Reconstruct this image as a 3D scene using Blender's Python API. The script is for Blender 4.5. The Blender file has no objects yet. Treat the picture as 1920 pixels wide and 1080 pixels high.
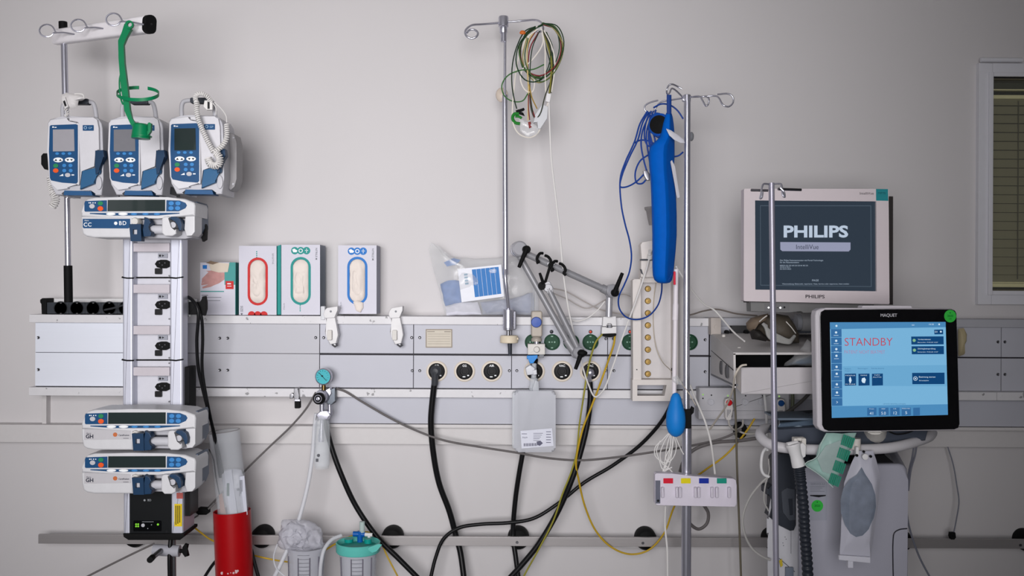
import bpy, bmesh, math, random
from mathutils import Vector, Matrix, noise
random.seed(7)
SC = bpy.context.scene
COL = SC.collection
# ------------------------------------------------------------------ camera, world, light, exposure
FPX = 1777.8; CD = 3.2; CZ = 1.45; ROLL = math.radians(0.3)
cam = bpy.data.objects.new('camera', bpy.data.cameras.new('camera')); COL.objects.link(cam)
cam.data.lens = 36*FPX/1920; cam.data.sensor_width = 36; cam.data.clip_start = 0.05
cam.matrix_world = Matrix.Translation((0, -CD, CZ)) @ Matrix.Rotation(math.radians(90), 4, 'X') @ Matrix.Rotation(ROLL, 4, 'Z')
SC.camera = cam
SC.view_settings.view_transform = 'Standard'; SC.view_settings.look = 'None'
SC.view_settings.exposure = 0.0; SC.view_settings.gamma = 1.0; SC.view_settings.use_curve_mapping = False
wd = bpy.data.worlds.new('world'); SC.world = wd; wd.use_nodes = True
wd.node_tree.nodes['Background'].inputs[0].default_value = (0.75, 0.85, 1, 1)
wd.node_tree.nodes['Background'].inputs[1].default_value = 0.6
def area(name, loc, rot, sx, sy, power, col):
    l = bpy.data.lights.new(name, 'AREA'); l.shape = 'RECTANGLE'; l.size = sx; l.size_y = sy; l.energy = power; l.color = col
    o = bpy.data.objects.new(name, l); COL.objects.link(o); o.location = loc; o.rotation_euler = [math.radians(a) for a in rot]
    return o
# daylight coming through the windows in the left wall and in the wall behind the camera
area('window_daylight', (-2.24, -2.9, 1.95), (0, -90, 0), 1.25, 1.5, 4, (1.0, 0.985, 1.0))
wl_ = area('window_daylight', (-.5, -4.19, 1.6), (90, 0, 0), 1.9, 1.4, 27.5, (1.0, 0.977, 0.985))
wl_.data.spread = math.radians(68)   # beam narrowed so the wall gets darker towards both ends

# ------------------------------------------------------------------ pixel + distance from the wall -> point in the room
cR, sR = math.cos(ROLL), math.sin(ROLL)
def S(d): return (CD-d)/FPX
def W(px, py, d):
    u = px-960; v = 540-py
    return Vector(((u*cR-v*sR)*S(d), -d, CZ+(u*sR+v*cR)*S(d)))
def lin(c):
    return tuple(((x/255)/12.92 if x/255 <= .04045 else ((x/255+.055)/1.055)**2.4) for x in c)
MATS = {}
def M(name, col, rough=.5, metal=0, noise_amt=.05, scale=60, trans=0, alpha=1, emit=0, bump=0, coat=0, brushed=False, chips=False, spec=.25, ior=1.45, sss=0):
    if name in MATS: return MATS[name]
    m = bpy.data.materials.new(name); m.use_nodes = True; nt = m.node_tree; b = nt.nodes['Principled BSDF']
    c = lin(col); I = b.inputs
    I['Roughness'].default_value = rough; I['Metallic'].default_value = metal; I['IOR'].default_value = ior
    I['Transmission Weight'].default_value = trans; I['Alpha'].default_value = alpha; I['Coat Weight'].default_value = coat
    I['Specular IOR Level'].default_value = spec
    I['Base Color'].default_value = (*c, 1)
    if noise_amt or bump or brushed:
        tc = nt.nodes.new('ShaderNodeTexCoord'); mp = nt.nodes.new('ShaderNodeMapping'); n = nt.nodes.new('ShaderNodeTexNoise')
        nt.links.new(tc.outputs['Object'], mp.inputs[0]); nt.links.new(mp.outputs[0], n.inputs['Vector'])
        n.inputs['Scale'].default_value = scale; n.inputs['Detail'].default_value = 4
        if brushed: mp.inputs['Scale'].default_value = (.04, 1, 6)
        r = nt.nodes.new('ShaderNodeMixRGB'); r.inputs[1].default_value = (*[x*(1-noise_amt) for x in c], 1)
        r.inputs[2].default_value = (*[min(1, x*(1+noise_amt)) for x in c], 1)
        nt.links.new(n.outputs['Fac'], r.inputs[0]); out = r.outputs[0]
        if chips:
            n2 = nt.nodes.new('ShaderNodeTexNoise'); n2.inputs['Scale'].default_value = 45; n2.inputs['Detail'].default_value = 6
            nt.links.new(tc.outputs['Object'], n2.inputs['Vector'])
            cr = nt.nodes.new('ShaderNodeValToRGB'); cr.color_ramp.elements[0].position = .66; cr.color_ramp.elements[1].position = .69
            nt.links.new(n2.outputs['Fac'], cr.inputs[0])
            r2 = nt.nodes.new('ShaderNodeMixRGB'); nt.links.new(cr.outputs[0], r2.inputs[0]); nt.links.new(out, r2.inputs[1])
            r2.inputs[2].default_value = (*[x*.45 for x in c], 1); out = r2.outputs[0]
        nt.links.new(out, I['Base Color'])
        if bump:
            bp = nt.nodes.new('ShaderNodeBump'); bp.inputs['Strength'].default_value = bump; bp.inputs['Distance'].default_value = .002
            nt.links.new(n.outputs['Fac'], bp.inputs['Height']); nt.links.new(bp.outputs[0], I['Normal'])
    if emit:
        I['Emission Color'].default_value = (*c, 1); I['Emission Strength'].default_value = emit
        I['Base Color'].default_value = (*[x*.1 for x in c], 1)
        for l in list(I['Base Color'].links): nt.links.remove(l)
    MATS[name] = m
    return m
def rr(x0, y0, x1, y1, r, n=4):
    if r <= 0: return [(x0, y0), (x1, y0), (x1, y1), (x0, y1)]
    P = []
    for cx, cy, a0 in ((x1-r, y0+r, -90), (x1-r, y1-r, 0), (x0+r, y1-r, 90), (x0+r, y0+r, 180)):
        for k in range(n+1):
            a = math.radians(a0+90*k/n); P.append((cx+r*math.cos(a), cy+r*math.sin(a)))
    return P
def circ(cx, cy, r, n=20, ry=None):
    ry = ry or r
    return [(cx+r*math.cos(2*math.pi*k/n), cy+ry*math.sin(2*math.pi*k/n)) for k in range(n)]
def spline(P, res=6, cyc=False):
    P = [Vector(p) for p in P]; n = len(P)
    if n < 3 and not cyc: return P
    out = []
    for i in range(n if cyc else n-1):
        p0 = P[(i-1) % n] if cyc or i > 0 else P[0]*2-P[1]
        p1 = P[i]; p2 = P[(i+1) % n]
        p3 = P[(i+2) % n] if cyc or i+2 < n else P[-1]*2-P[-2]
        # centripetal tangents
        d01 = max((p1-p0).length, 1e-6)**.5; d12 = max((p2-p1).length, 1e-6)**.5; d23 = max((p3-p2).length, 1e-6)**.5
        m1 = (p2-p1)+d12*((p1-p0)/d01-(p2-p0)/(d01+d12)); m2 = (p2-p1)+d12*((p3-p2)/d23-(p3-p1)/(d12+d23))
        for k in range(res):
            t = k/res; t2 = t*t; t3 = t2*t
            out.append((2*t3-3*t2+1)*p1+(t3-2*t2+t)*m1+(-2*t3+3*t2)*p2+(t3-t2)*m2)
    if not cyc: out.append(P[-1].copy())
    return out
def frames(P, cyc=False):
    n = len(P); F = []; u = None
    for i in range(n):
        a = P[(i-1) % n] if (cyc or i > 0) else P[0]; b = P[(i+1) % n] if (cyc or i < n-1) else P[-1]
        t = (b-a)
        if t.length < 1e-9: t = Vector((0, 0, 1))
        t.normalize()
        if u is None:
            u = Vector((0, 1, 0)) if abs(t.y) < .9 else Vector((1, 0, 0))
        u = (u-t*u.dot(t)).normalized(); F.append((t, u, t.cross(u)))
    return F
class B:
    def __init__(s): s.bm = bmesh.new()
    def loft(s, loops, cap=True, cyc=False, bev=0, seg=2):
        if bev: s.hard = True
        bm = s.bm; R = [[bm.verts.new(p) for p in l] for l in loops]; n = len(R[0]); m = len(R)
        for i in range(m if cyc else m-1):
            a, b = R[i], R[(i+1) % m]
            for k in range(n):
                try: bm.faces.new((a[k], a[(k+1) % n], b[(k+1) % n], b[k]))
                except ValueError: pass
        if cap and not cyc:
            f0 = bm.faces.new(R[0]); bm.faces.new(list(reversed(R[-1])))
            if bev: bmesh.ops.bevel(bm, geom=list(f0.edges), offset=bev, segments=seg, profile=.5, affect='EDGES')
        return s
    def prism(s, pts, d, t, bev=0, seg=2, dx=0):
        w = [W(x, y, d) for x, y in pts]; o = Vector((dx, t, 0))
        return s.loft([w, [p+o for p in w]], bev=bev, seg=seg)
    def box(s, x0, y0, x1, y1, d, t, r=0, bev=0, seg=2): return s.prism(rr(x0, y0, x1, y1, r), d, t, bev, seg)
    def wbox(s, x0, x1, z0, z1, d, t, bev=0):
        w = [Vector((x, -d, z)) for x, z in ((x0, z1), (x1, z1), (x1, z0), (x0, z0))]; o = Vector((0, t, 0))
        return s.loft([w, [p+o for p in w]], bev=bev)
    def bar(s, p0, p1, w, h, bev=0):      # rectangular bar between two world points
        p0 = Vector(p0); p1 = Vector(p1); t = (p1-p0).normalized()
        u = Vector((0, 0, 1)) if abs(t.z) < .9 else Vector((0, -1, 0))
        u = (u-t*u.dot(t)).normalized(); v = t.cross(u)
        q = [(-.5, -.5), (.5, -.5), (.5, .5), (-.5, .5)]
        return s.loft([[p+v*(a*w)+u*(b*h) for a, b in q] for p in (p0, p1)], bev=bev)
    def tubew(s, P, r, n=8, cyc=False, sx=1):
        Fr = frames(P, cyc); L = []
        for i, (p, (t, u, v)) in enumerate(zip(P, Fr)):
            ri = r[min(len(r)-1, int(i*len(r)/len(P)))] if isinstance(r, (list, tuple)) else r
            L.append([p+u*(ri*math.cos(2*math.pi*k/n))+v*(ri*sx*math.sin(2*math.pi*k/n)) for k in range(n)])
        return s.loft(L, cyc=cyc)
    def tube(s, pts, r, n=8, res=6, cyc=False, sx=1):
        return s.tubew(spline([W(*p) for p in pts], res, cyc), r, n, cyc, sx)
    def coil(s, pts, R, r, turns, n=6, per=12):
        P = spline([W(*p) for p in pts], 24); L = [0]
        for i in range(1, len(P)): L.append(L[-1]+(P[i]-P[i-1]).length)
        Fr = frames(P); out = []; N = int(turns*per); j = 0
        for k in range(N+1):
            t = L[-1]*k/N
            while j < len(L)-2 and L[j+1] < t: j += 1
            f = (t-L[j])/max(1e-9, L[j+1]-L[j]); p = P[j].lerp(P[j+1], f); a = 2*math.pi*k/per
            out.append(p+Fr[j][1]*(R*math.cos(a))+Fr[j][2]*(R*math.sin(a)))
        return s.tubew(out, r, n)
    def lathe(s, prof, o, ax=(0, 0, 1), n=24, cap=True):
        o = Vector(o); ax = Vector(ax).normalized(); u = Vector((1, 0, 0)) if abs(ax.x) < .9 else Vector((0, 1, 0))
        u = (u-ax*u.dot(ax)).normalized(); v = ax.cross(u)
        return s.loft([[o+ax*h+u*(max(r, 1e-5)*math.cos(2*math.pi*k/n))+v*(max(r, 1e-5)*math.sin(2*math.pi*k/n)) for k in range(n)] for r, h in prof], cap=cap)
    def disc(s, px, py, r, d, t, bev=0, n=20, ry=None): return s.prism(circ(px, py, r, n, ry), d, t, bev)
    def cyl(s, a, b, r, n=14, r2=None):
        a = W(*a); b = W(*b); L = (b-a).length; r2 = r2 or r
        return s.lathe([(r, 0), (r2, L)], a, b-a, n)
    def frame(s, outer, inner, d, t, bev=0):
        cx = sum(p[0] for p in inner)/len(inner); cy = sum(p[1] for p in inner)/len(inner)
        A = sorted(set(round(math.atan2(y-cy, x-cx), 5) for x, y in list(outer)+list(inner)))
        def ray(poly, a):
            dx, dy = math.cos(a), math.sin(a); best = None
            for i in range(len(poly)):
                x1, y1 = poly[i]; x2, y2 = poly[(i+1) % len(poly)]; ex, ey = x2-x1, y2-y1; den = dx*ey-dy*ex
                if abs(den) < 1e-12: continue
                t_ = ((x1-cx)*ey-(y1-cy)*ex)/den; u_ = ((x1-cx)*dy-(y1-cy)*dx)/den
                if t_ > 0 and -1e-4 <= u_ <= 1+1e-4 and (best is None or t_ > best): best = t_
            return (cx+dx*(best or 1), cy+dy*(best or 1))
        O = [W(*ray(outer, a), d) for a in A]; I = [W(*ray(inner, a), d) for a in A]; o = Vector((0, t, 0))
        return s.loft([O, [p+o for p in O], [p+o for p in I], I], cyc=True)
    def ell(s, c, rx, ry, rz, n=16, m=10, warp=0):
        c = Vector(c); L = []
        for i in range(1, m):
            a = math.pi*i/m; L.append([c+Vector((rx*math.sin(a)*math.cos(2*math.pi*k/n), ry*math.sin(a)*math.sin(2*math.pi*k/n), rz*math.cos(a))) for k in range(n)])
        if warp:
            for l in L:
                for p in l: p += noise.noise_vector(p*55)*warp
        return s.loft(L)
    def pillow(s, pts, d, th, amp=.004, rings=6, seed=0, freq=30, flat=False):
        P = []
        for i in range(len(pts)):
            a, b = pts[i], pts[(i+1) % len(pts)]
            for k in range(4): P.append((a[0]+(b[0]-a[0])*k/4, a[1]+(b[1]-a[1])*k/4))
        cx = sum(p[0] for p in P)/len(P); cy = sum(p[1] for p in P)/len(P); L = []
        for side in (1, -1):
            ks = range(rings, 0, -1) if side == 1 else range(1, rings+1)
            for k in ks:
                if side == -1 and k == 0: continue
                f = 1-(k-.0)/(rings+.3) if k else 1
                h = math.sqrt(max(0, 1-f*f)) if not flat else min(1, 3*(1-f))
                loop = []
                for x, y in P:
                    p = W(cx+(x-cx)*f, cy+(y-cy)*f, d); p.y -= side*h*th/2
                    p += noise.noise_vector((p+Vector((seed, seed, 0)))*freq)*amp*(.3+.7*h); loop.append(p)
                L.append(loop)
            if side == 1:
                loop = []
                for x, y in P:
                    p = W(x, y, d); p += noise.noise_vector((p+Vector((seed, seed, 0)))*freq)*amp*.5; loop.append(p)
                L.append(loop)
        return s.loft(L)
    def text(s, txt, px, py, h, d, align='CENTER', bold=0, width=None, rot=0, skew=0, space=1):
        cu = bpy.data.curves.new('txt', 'FONT'); cu.body = txt; cu.align_x = align; cu.align_y = 'CENTER'; cu.size = 1; cu.offset = bold
        cu.space_character = space; cu.resolution_u = 3
        o = bpy.data.objects.new('txt', cu); COL.objects.link(o); bpy.context.view_layer.update()
        me = bpy.data.meshes.new_from_object(o.evaluated_get(bpy.context.evaluated_depsgraph_get()))
        xs = [v.co.x for v in me.vertices]; ys = [v.co.y for v in me.vertices]
        if xs:
            sc = h/.72; kx = sc if width is None else width/(max(xs)-min(xs)); cyy = (max(ys)+min(ys))/2 if width else 0
            ca, sa = math.cos(rot), math.sin(rot); vs = []
            for v in me.vertices:
                x = v.co.x*kx; y = -(v.co.y-cyy)*sc; y += skew*x
                vs.append(s.bm.verts.new(W(px+x*ca-y*sa, py+x*sa+y*ca, d)))
            for p in me.polygons:
                try: s.bm.faces.new([vs[i] for i in p.vertices])
                except ValueError: pass
        bpy.data.objects.remove(o); bpy.data.curves.remove(cu); bpy.data.meshes.remove(me)
        s.flat = True
        return s
    def mesh(s, name, off):
        if not getattr(s, 'flat', False): bmesh.ops.recalc_face_normals(s.bm, faces=s.bm.faces)
        for v in s.bm.verts: v.co -= off
        me = bpy.data.meshes.new(name); s.bm.to_mesh(me); s.bm.free()
        me.polygons.foreach_set('use_smooth', [True]*len(me.polygons)); me.set_sharp_from_angle(angle=math.radians(38))
        return me
OFF = {}
def harden(o, b):
    if getattr(b, 'hard', False):
        w = o.modifiers.new('weighted', 'WEIGHTED_NORMAL'); w.keep_sharp = True; w.weight = 100
def thing(name, label, cat, at, group=None, kind=None):
    o = bpy.data.objects.new(name, None); COL.objects.link(o); o.empty_display_size = .02
    o.location = W(*at) if not isinstance(at, Vector) else at
    OFF[o.name] = o.location.copy(); o['label'] = label; o['category'] = cat
    if group: o['group'] = group
    if kind: o['kind'] = kind
    return o
def part(name, b, m, parent, label=None, kind=None):
    off = OFF[parent.name]; me = b.mesh(name, off); me.materials.append(m)
    o = bpy.data.objects.new(name, me); COL.objects.link(o); harden(o, b); o.parent = parent; OFF[o.name] = off
    if label: o['label'] = label
    if kind: o['kind'] = kind
    return o
def solo(name, b, m, label, cat, group=None, kind=None):
    vs = [v.co for v in b.bm.verts]; z = min(v.z for v in vs); n = len(vs)
    off = Vector((sum(v.x for v in vs)/n, sum(v.y for v in vs)/n, z)); me = b.mesh(name, off); me.materials.append(m)
    o = bpy.data.objects.new(name, me); COL.objects.link(o); harden(o, b); o.location = off; OFF[o.name] = off
    if label: o['label'] = label
    if cat: o['category'] = cat
    if group: o['group'] = group
    if kind: o['kind'] = kind
    return o
def struct(name, b, m): return solo(name, b, m, None, None, kind='structure')
def copy_tree(o, parent=None):
    c = o.copy(); COL.objects.link(c); c.parent = parent
    for ch in list(o.children): copy_tree(ch, c)
    return c
def dup(o, frm, to, label=None, sub=None):
    c = copy_tree(o, o.parent); dv = W(*to)-W(*frm); c.location = o.location+dv; OFF[c.name] = OFF[o.name]+dv
    for ch in c.children: OFF[ch.name] = OFF[c.name]
    if label: c['label'] = label
    return c

# ------------------------------------------------------------------ materials
wall_m = M('wall_paint', (205, 202, 203), .75, noise_amt=.02, scale=3, bump=.03)
wallr_m = wall_m
white = M('white_plastic', (216, 215, 216), .4)
offw = M('off_white_plastic', (206, 203, 198), .45)
cream = M('cream_plastic', (214, 202, 180), .45)
lgrey = M('light_grey_plastic', (186, 186, 192), .4)
mgrey = M('mid_grey_plastic', (120, 122, 128), .45)
dgrey = M('dark_grey_plastic', (52, 56, 64), .4)
black = M('black_plastic', (17, 17, 19), .38)
rubber = M('black_rubber', (14, 14, 15), .65, spec=.15)
chrome = M('chrome_steel', (190, 190, 202), .25, .8, .03)
steel = M('brushed_steel', (168, 164, 164), .4, .55, .06, 90, brushed=True)
darkst = M('dull_steel', (130, 130, 134), .35, .8)
alu = M('anodised_aluminium', (196, 196, 202), .42, 1, .03, 80, brushed=True)
alu_cover = M('aluminium_cover', (184, 184, 190), .6, .1, .03, 80, brushed=True)
alu_lit = M('lit_aluminium_cover', (224, 228, 238), .5, .1, .03, 80, brushed=True)  # same cover, with the glare on its left stretch put into the colour
panel_m = M('painted_panel', (186, 187, 196), .45, 0, .03, 8)
edge_m = M('worn_white_edge', (214, 213, 216), .5, 0, .05, 40, chips=True)
trunk_m = M('trunking_white', (206, 203, 203), .5, 0, .03)
bluep = M('pump_blue', (24, 72, 116), .4)
blued = M('pump_dark_blue', (24, 54, 84), .4)
bluebtn = M('button_blue', (58, 128, 190), .4)
orange = M('button_orange', (226, 88, 36), .4)
greenb = M('button_green', (40, 130, 84), .4)
scr_g = M('lcd_pale', (152, 150, 156), .25, coat=.3)
scr_m = M('lcd_grey', (112, 112, 118), .25, coat=.3)
scr_d = M('lcd_dark', (38, 48, 48), .2, coat=.5)
ink = M('ink_black', (24, 24, 28), .5, 0, 0)
inkg = M('ink_grey', (120, 122, 130), .5, 0, 0)
inkw = M('ink_white', (235, 238, 240), .5, 0, 0)
tealm = M('print_teal', (22, 140, 134), .5)
redm = M('print_red', (196, 36, 36), .5)
blueprint = M('print_blue', (28, 112, 190), .5)
clear = M('clear_plastic', (225, 230, 236), .08, 0, 0, alpha=.16)
clear2 = M('hazy_plastic', (220, 224, 230), .2, 0, .05, alpha=.42)
clear3 = M('milky_plastic', (212, 214, 218), .3, 0, .05, alpha=.8)
film = M('crumpled_film', (226, 228, 234), .1, 0, .3, 40, alpha=.25, bump=.8, spec=.8)
hosew = M('milky_hose', (220, 222, 228), .3, 0, 0, alpha=.6)
wcable = M('white_cable', (218, 216, 214), .45, 0, 0)
gcable = M('grey_cable', (110, 108, 108), .5, 0, 0)
bcable = M('blue_cable', (24, 62, 140), .45, 0, 0)
ycable = M('yellow_green_cable', (186, 152, 36), .5, 0, .25, 25)
ygcable = M('green_yellow_cable', (146, 140, 52), .5, 0, .3, 25)
grn = M('green_plastic', (6, 118, 74), .35)
# ------------------------------------------------------------------ the room
def X(px, d): return (px-960)*S(d)
def Zc(py, d, px=960): return W(px, py, d).z
XL, XR, YB, ZT = -2.25, 3.0, 4.25, 2.95
# back wall with the opening of the window on the right
wz0, wz1 = Zc(545, 0, 1880), Zc(147, 0, 1880); wx0, wx1 = X(1853, 0), X(1853, 0)+.62
b = B()
for q in ((XL, wx0, 0, ZT), (wx1, XR, 0, ZT), (wx0, wx1, 0, wz0), (wx0, wx1, wz1, ZT)): b.wbox(*q, 0, .12)
struct('wall_back', b, wall_m)
b = B(); b.wbox(XL, XR, -.1, 0, YB, YB+.12); struct('floor', b, M('floor_vinyl', (120, 122, 126), .35, 0, .06, 5))
b = B(); b.wbox(XL, XR, ZT, ZT+.1, YB, YB+.12); struct('ceiling', b, M('ceiling_paint', (212, 210, 206), .8, 0, .02, 3))
b = B(); b.wbox(XR, XR+.1, 0, ZT, YB, YB); struct('wall_right', b, M('wall_paint_grey', (190, 190, 190), .8, 0, .02, 3))
b = B()
for q in ((XL, -1.55, 0, ZT), (.45, XR, 0, ZT), (-1.55, .45, 0, .98), (-1.55, .45, 2.48, ZT)): b.wbox(*q, YB+.1, .1)
struct('wall_front', b, M('wall_paint_far', (205, 205, 208), .8, 0, .02, 3))
b = B()
for d0, d1, z0, z1 in ((0, 2.2, 0, ZT), (3.5, YB, 0, ZT), (2.2, 3.5, 0, 1.18), (2.2, 3.5, 2.72, ZT)): b.wbox(XL-.1, XL, z0, z1, d1, d1-d0)
struct('wall_left', b, wallr_m)
w1 = thing('window_1', '', 'window', Vector((XL, -2.85, 1.18))); del w1['category']; del w1['label']; w1['kind'] = 'structure'
b = B()
for d0, d1, z0, z1 in ((2.2, 2.26, 1.18, 2.72), (3.44, 3.5, 1.18, 2.72), (2.2, 3.5, 1.18, 1.24), (2.2, 3.5, 2.66, 2.72)): b.wbox(XL-.08, XL+.02, z0, z1, d1, d1-d0)
part('window_frame', b, white, w1)
b = B(); b.wbox(XL-.09, XL-.085, 1.18, 2.72, 3.5, 1.3); part('pane', b, M('bright_pane', (240, 244, 250), .1, 0, 0, emit=.4), w1)
w3 = thing('window_3', '', 'window', Vector((-.55, -YB, .98))); del w3['category']; del w3['label']; w3['kind'] = 'structure'
b = B()
for x0, x1, z0, z1 in ((-1.55, -1.49, .98, 2.48), (.39, .45, .98, 2.48), (-1.49, .39, .98, 1.04), (-1.49, .39, 2.42, 2.48), (-.57, -.53, 1.04, 2.42)): b.wbox(x0, x1, z0, z1, YB+.02, .06)
part('window_frame', b, white, w3)
b = B(); b.wbox(-1.55, .45, .98, 2.48, YB+.05, .005); part('pane', b, M('bright_pane', (240, 244, 250), .1, 0, 0, emit=.4), w3)
# window with blinds on the right
wn = thing('window_2', '', 'window', Vector((wx0, 0, wz0))); del wn['category']; del wn['label']; wn['kind'] = 'structure'
fm = M('window_frame_paint', (214, 214, 220), .45, 0, .02)
def wframe(dl, dt, db, d, t, b):
    x0 = wx0-dl*.0018; x1 = wx1+dl*.0018; z0 = wz0-db*.0018; z1 = wz1+dt*.0018
    b.wbox(x0, wx0, z0, z1, d, t, .002); b.wbox(wx1, x1, z0, z1, d, t, .002); b.wbox(wx0, wx1, wz1, z1, d, t, .002); b.wbox(wx0, wx1, z0, wz0, d, t, .002)
b = B(); wframe(25, 26, 26, .022, .022, b); part('window_frame', b, fm, wn)
b = B(); wframe(8, 8, 8, .03, .03, b); part('inner_frame', b, fm, wn)
b = B()
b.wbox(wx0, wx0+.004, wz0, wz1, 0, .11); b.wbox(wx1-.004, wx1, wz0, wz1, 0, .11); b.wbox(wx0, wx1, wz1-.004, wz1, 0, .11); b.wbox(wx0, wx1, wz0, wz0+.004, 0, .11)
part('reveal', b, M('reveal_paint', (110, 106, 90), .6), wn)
b = B(); b.wbox(wx0, wx1, wz0, wz1, -.012, .004); part('pane', b, M('window_glass', (150, 150, 140), .03, 0, 0, alpha=.12), wn)
b = B(); b.wbox(wx0+.004, wx1-.004, wz1-.03, wz1-.006, -.035, .04, .002); part('head_rail', b, M('blind_rail', (70, 72, 60), .5), wn)
b = B(); b.wbox(wx0+.004, wx1-.004, wz1-.062, wz1-.05, -.03, .02); b.wbox(wx0+.004, wx1-.004, wz1-.034, wz1-.03, -.03, .02); part('valance_strip', b, M('lit_blind_strip', (250, 244, 190), .5), wn)  # light from the room behind is put into the pale colour
slm = M('blind_slat', (150, 147, 118), .55, 0, .05)
n = 21; z0s, z1s = wz0+.04, wz1-.07; me = None
for k in range(n):
    z = z0s+(z1s-z0s)*k/(n-1)
    if me is None:
        b = B(); b.loft([[Vector((x, yy, z+zz)) for yy, zz in ((.028, -.0155), (.036, -.001), (.040, .014), (.0392, .014), (.035, -.001), (.0272, -.0155))] for x in (wx0+.006, wx1-.006)])
        s0 = part('slat', b, slm, wn); me = z
    else:
        c = s0.copy(); COL.objects.link(c); c.location.z = z-z0s
b = B(); b.wbox(wx0+.006, wx1-.006, wz0+.012, wz0+.03, -.028, .014, .001); part('bottom_rail', b, M('lit_blind_strip', (190, 184, 150), .5), wn)
b = B()
for px in (1915, 2040, 2140): b.wbox(X(px, 0), X(px, 0)+.003, z0s, z1s, -.026, .002)
part('ladder_cord', b, M('cord_grey', (90, 88, 74), .6), wn)
b = B(); b.wbox(wx0, wx1, wz0, wz1, -.1, .01); part('dark_backing', b, M('window_dark', (40, 42, 38), .8), wn)
b = B(); b.cyl((1839, 112, .03), (1916, 113, .03), .008, 12); b.cyl((1850, 112, 0), (1850, 112, .03), .005); b.cyl((1905, 113, 0), (1905, 113, .03), .005)
solo('wall_rod', b, fm, 'short pale rod fixed to the wall just above the blinded window', 'rod')
# trunking along the wall (two horizontal bands)
def strip(px0, px1, pt, pb, d, t, bev=.001, ref=960):
    b = B(); b.wbox(X(px0, d), X(px1, d), Zc(pb, d, ref), Zc(pt, d, ref), d, t, bev); return b
struct('trim_1', strip(-80, 2100, 801, 834, .05, .05), trunk_m)

# ------------------------------------------------------------------ the bed-head supply panel
sp = thing('bedhead_unit', 'long aluminium medical supply panel running across the wall with sockets and gas outlets', 'supply panel', (690, 740, 0))
part('shelf_rail', strip(55, 1146, 591, 606, .13, .13, .0015, 330), edge_m, sp)
part('shelf_rail', strip(1147, 1330, 591.5, 606.5, .13, .13, .0015, 330), edge_m, sp)
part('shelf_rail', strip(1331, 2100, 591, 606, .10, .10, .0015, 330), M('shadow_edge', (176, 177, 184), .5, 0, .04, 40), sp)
seamx = [66, 600, 776, 960, 1140, 1330]
def cover(px0, px1, pt, pb, m, d=.112): part('cover_panel', strip(px0+.6, px1-.6, pt, pb, d, .03, .0008, 330), m, sp)
for m_, a_, c_ in ((alu_lit, 66, 345), (alu_cover, 345.6, 600)): cover(a_, c_, 606, 661.6, m_); cover(a_, c_, 662.4, 725, m_)
for a, c in zip(seamx[1:], seamx[2:]):
    cover(a, c, 606, 660.5, panel_m); cover(a, c, 664, 725, panel_m)
for a, c in ((1331, 1512), (1512, 1690), (1690, 1878), (1878, 2100)):
    cover(a, c, 606, 661.5, panel_m, .09); cover(a, c, 664, 725, panel_m, .09)
part('body', strip(68, 1330, 606, 726, .108, .108, 0, 330), M('joint_dark', (44, 42, 48), .6), sp)
part('body', strip(1331, 2100, 606, 726, .086, .086, 0, 330), M('joint_dark', (44, 42, 48), .6), sp)
part('lower_rail', strip(55, 600, 727.5, 743, .125, .125, .0015, 330), edge_m, sp)
part('lower_rail', strip(600.5, 1870, 727.5, 743, .125, .125, .0015, 330), edge_m, sp)
part('lower_rail', strip(1870.5, 2100, 727.5, 743, .125, .125, .0015, 330), edge_m, sp)
part('lower_cover', strip(602, 2100, 743, 792, .085, .085, .001, 330), panel_m, sp)
part('lower_lip', strip(602, 2100, 793.5, 799.5, .09, .09, .001, 330), trunk_m, sp)
part('support_bracket', strip(80, 88, 742, 796, .03, .03, .001, 330), trunk_m, sp)
scm = M('screw_metal', (130, 130, 134), .3, 1); sc0 = None
for px, py in ([(72, 633), (72, 693), (412, 634), (427, 634), (412, 694), (427, 694), (592, 633), (607, 633), (772, 633), (787, 633), (773, 695), (787, 695), (955, 695), (969, 695), (970, 634),
                (1136, 635), (1150, 635), (1136, 695), (1151, 695), (1322, 637), (1322, 697)] + [(1871, 641), (1884, 641), (1871, 702), (1884, 702), (1506, 638), (1520, 638)]):
    d = .1125 if px < 1331 else .0905
    if sc0 is None:
        b = B(); b.lathe([(.0048, 0), (.0048, .002), (.0032, .0036), (.0014, .0030), (.0014, .0022), (0, .0022)], W(px, py, d), (0, -1, 0), 12); sc0 = part('screw', b, scm, sp); p0 = W(px, py, d)
    else:
        c = sc0.copy(); COL.objects.link(c); c.location = W(px, py, d)-p0
# rating plate
b = B(); b.box(799, 618, 847, 651, .1135, .004, 1, .0005); rp = part('rating_plate', b, M('plate_cream', (200, 192, 178), .5), sp)
b = B()
for k in range(5): b.box(802, 626+k*4.6, 844, 626.6+k*4.6, .1139, .0004)
b.box(801, 621, 815, 622.5, .1139, .0004); b.box(833, 621, 845, 622.8, .1139, .0004); part('print_lines', b, M('plate_ink', (150, 143, 132), .6), rp)
b = B(); b.frame(rr(798, 617, 848, 652, 1), rr(800, 619, 846, 650, 1), .1145, .004); part('plate_rim', b, M('plate_rim', (150, 140, 128), .5), rp)
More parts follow.
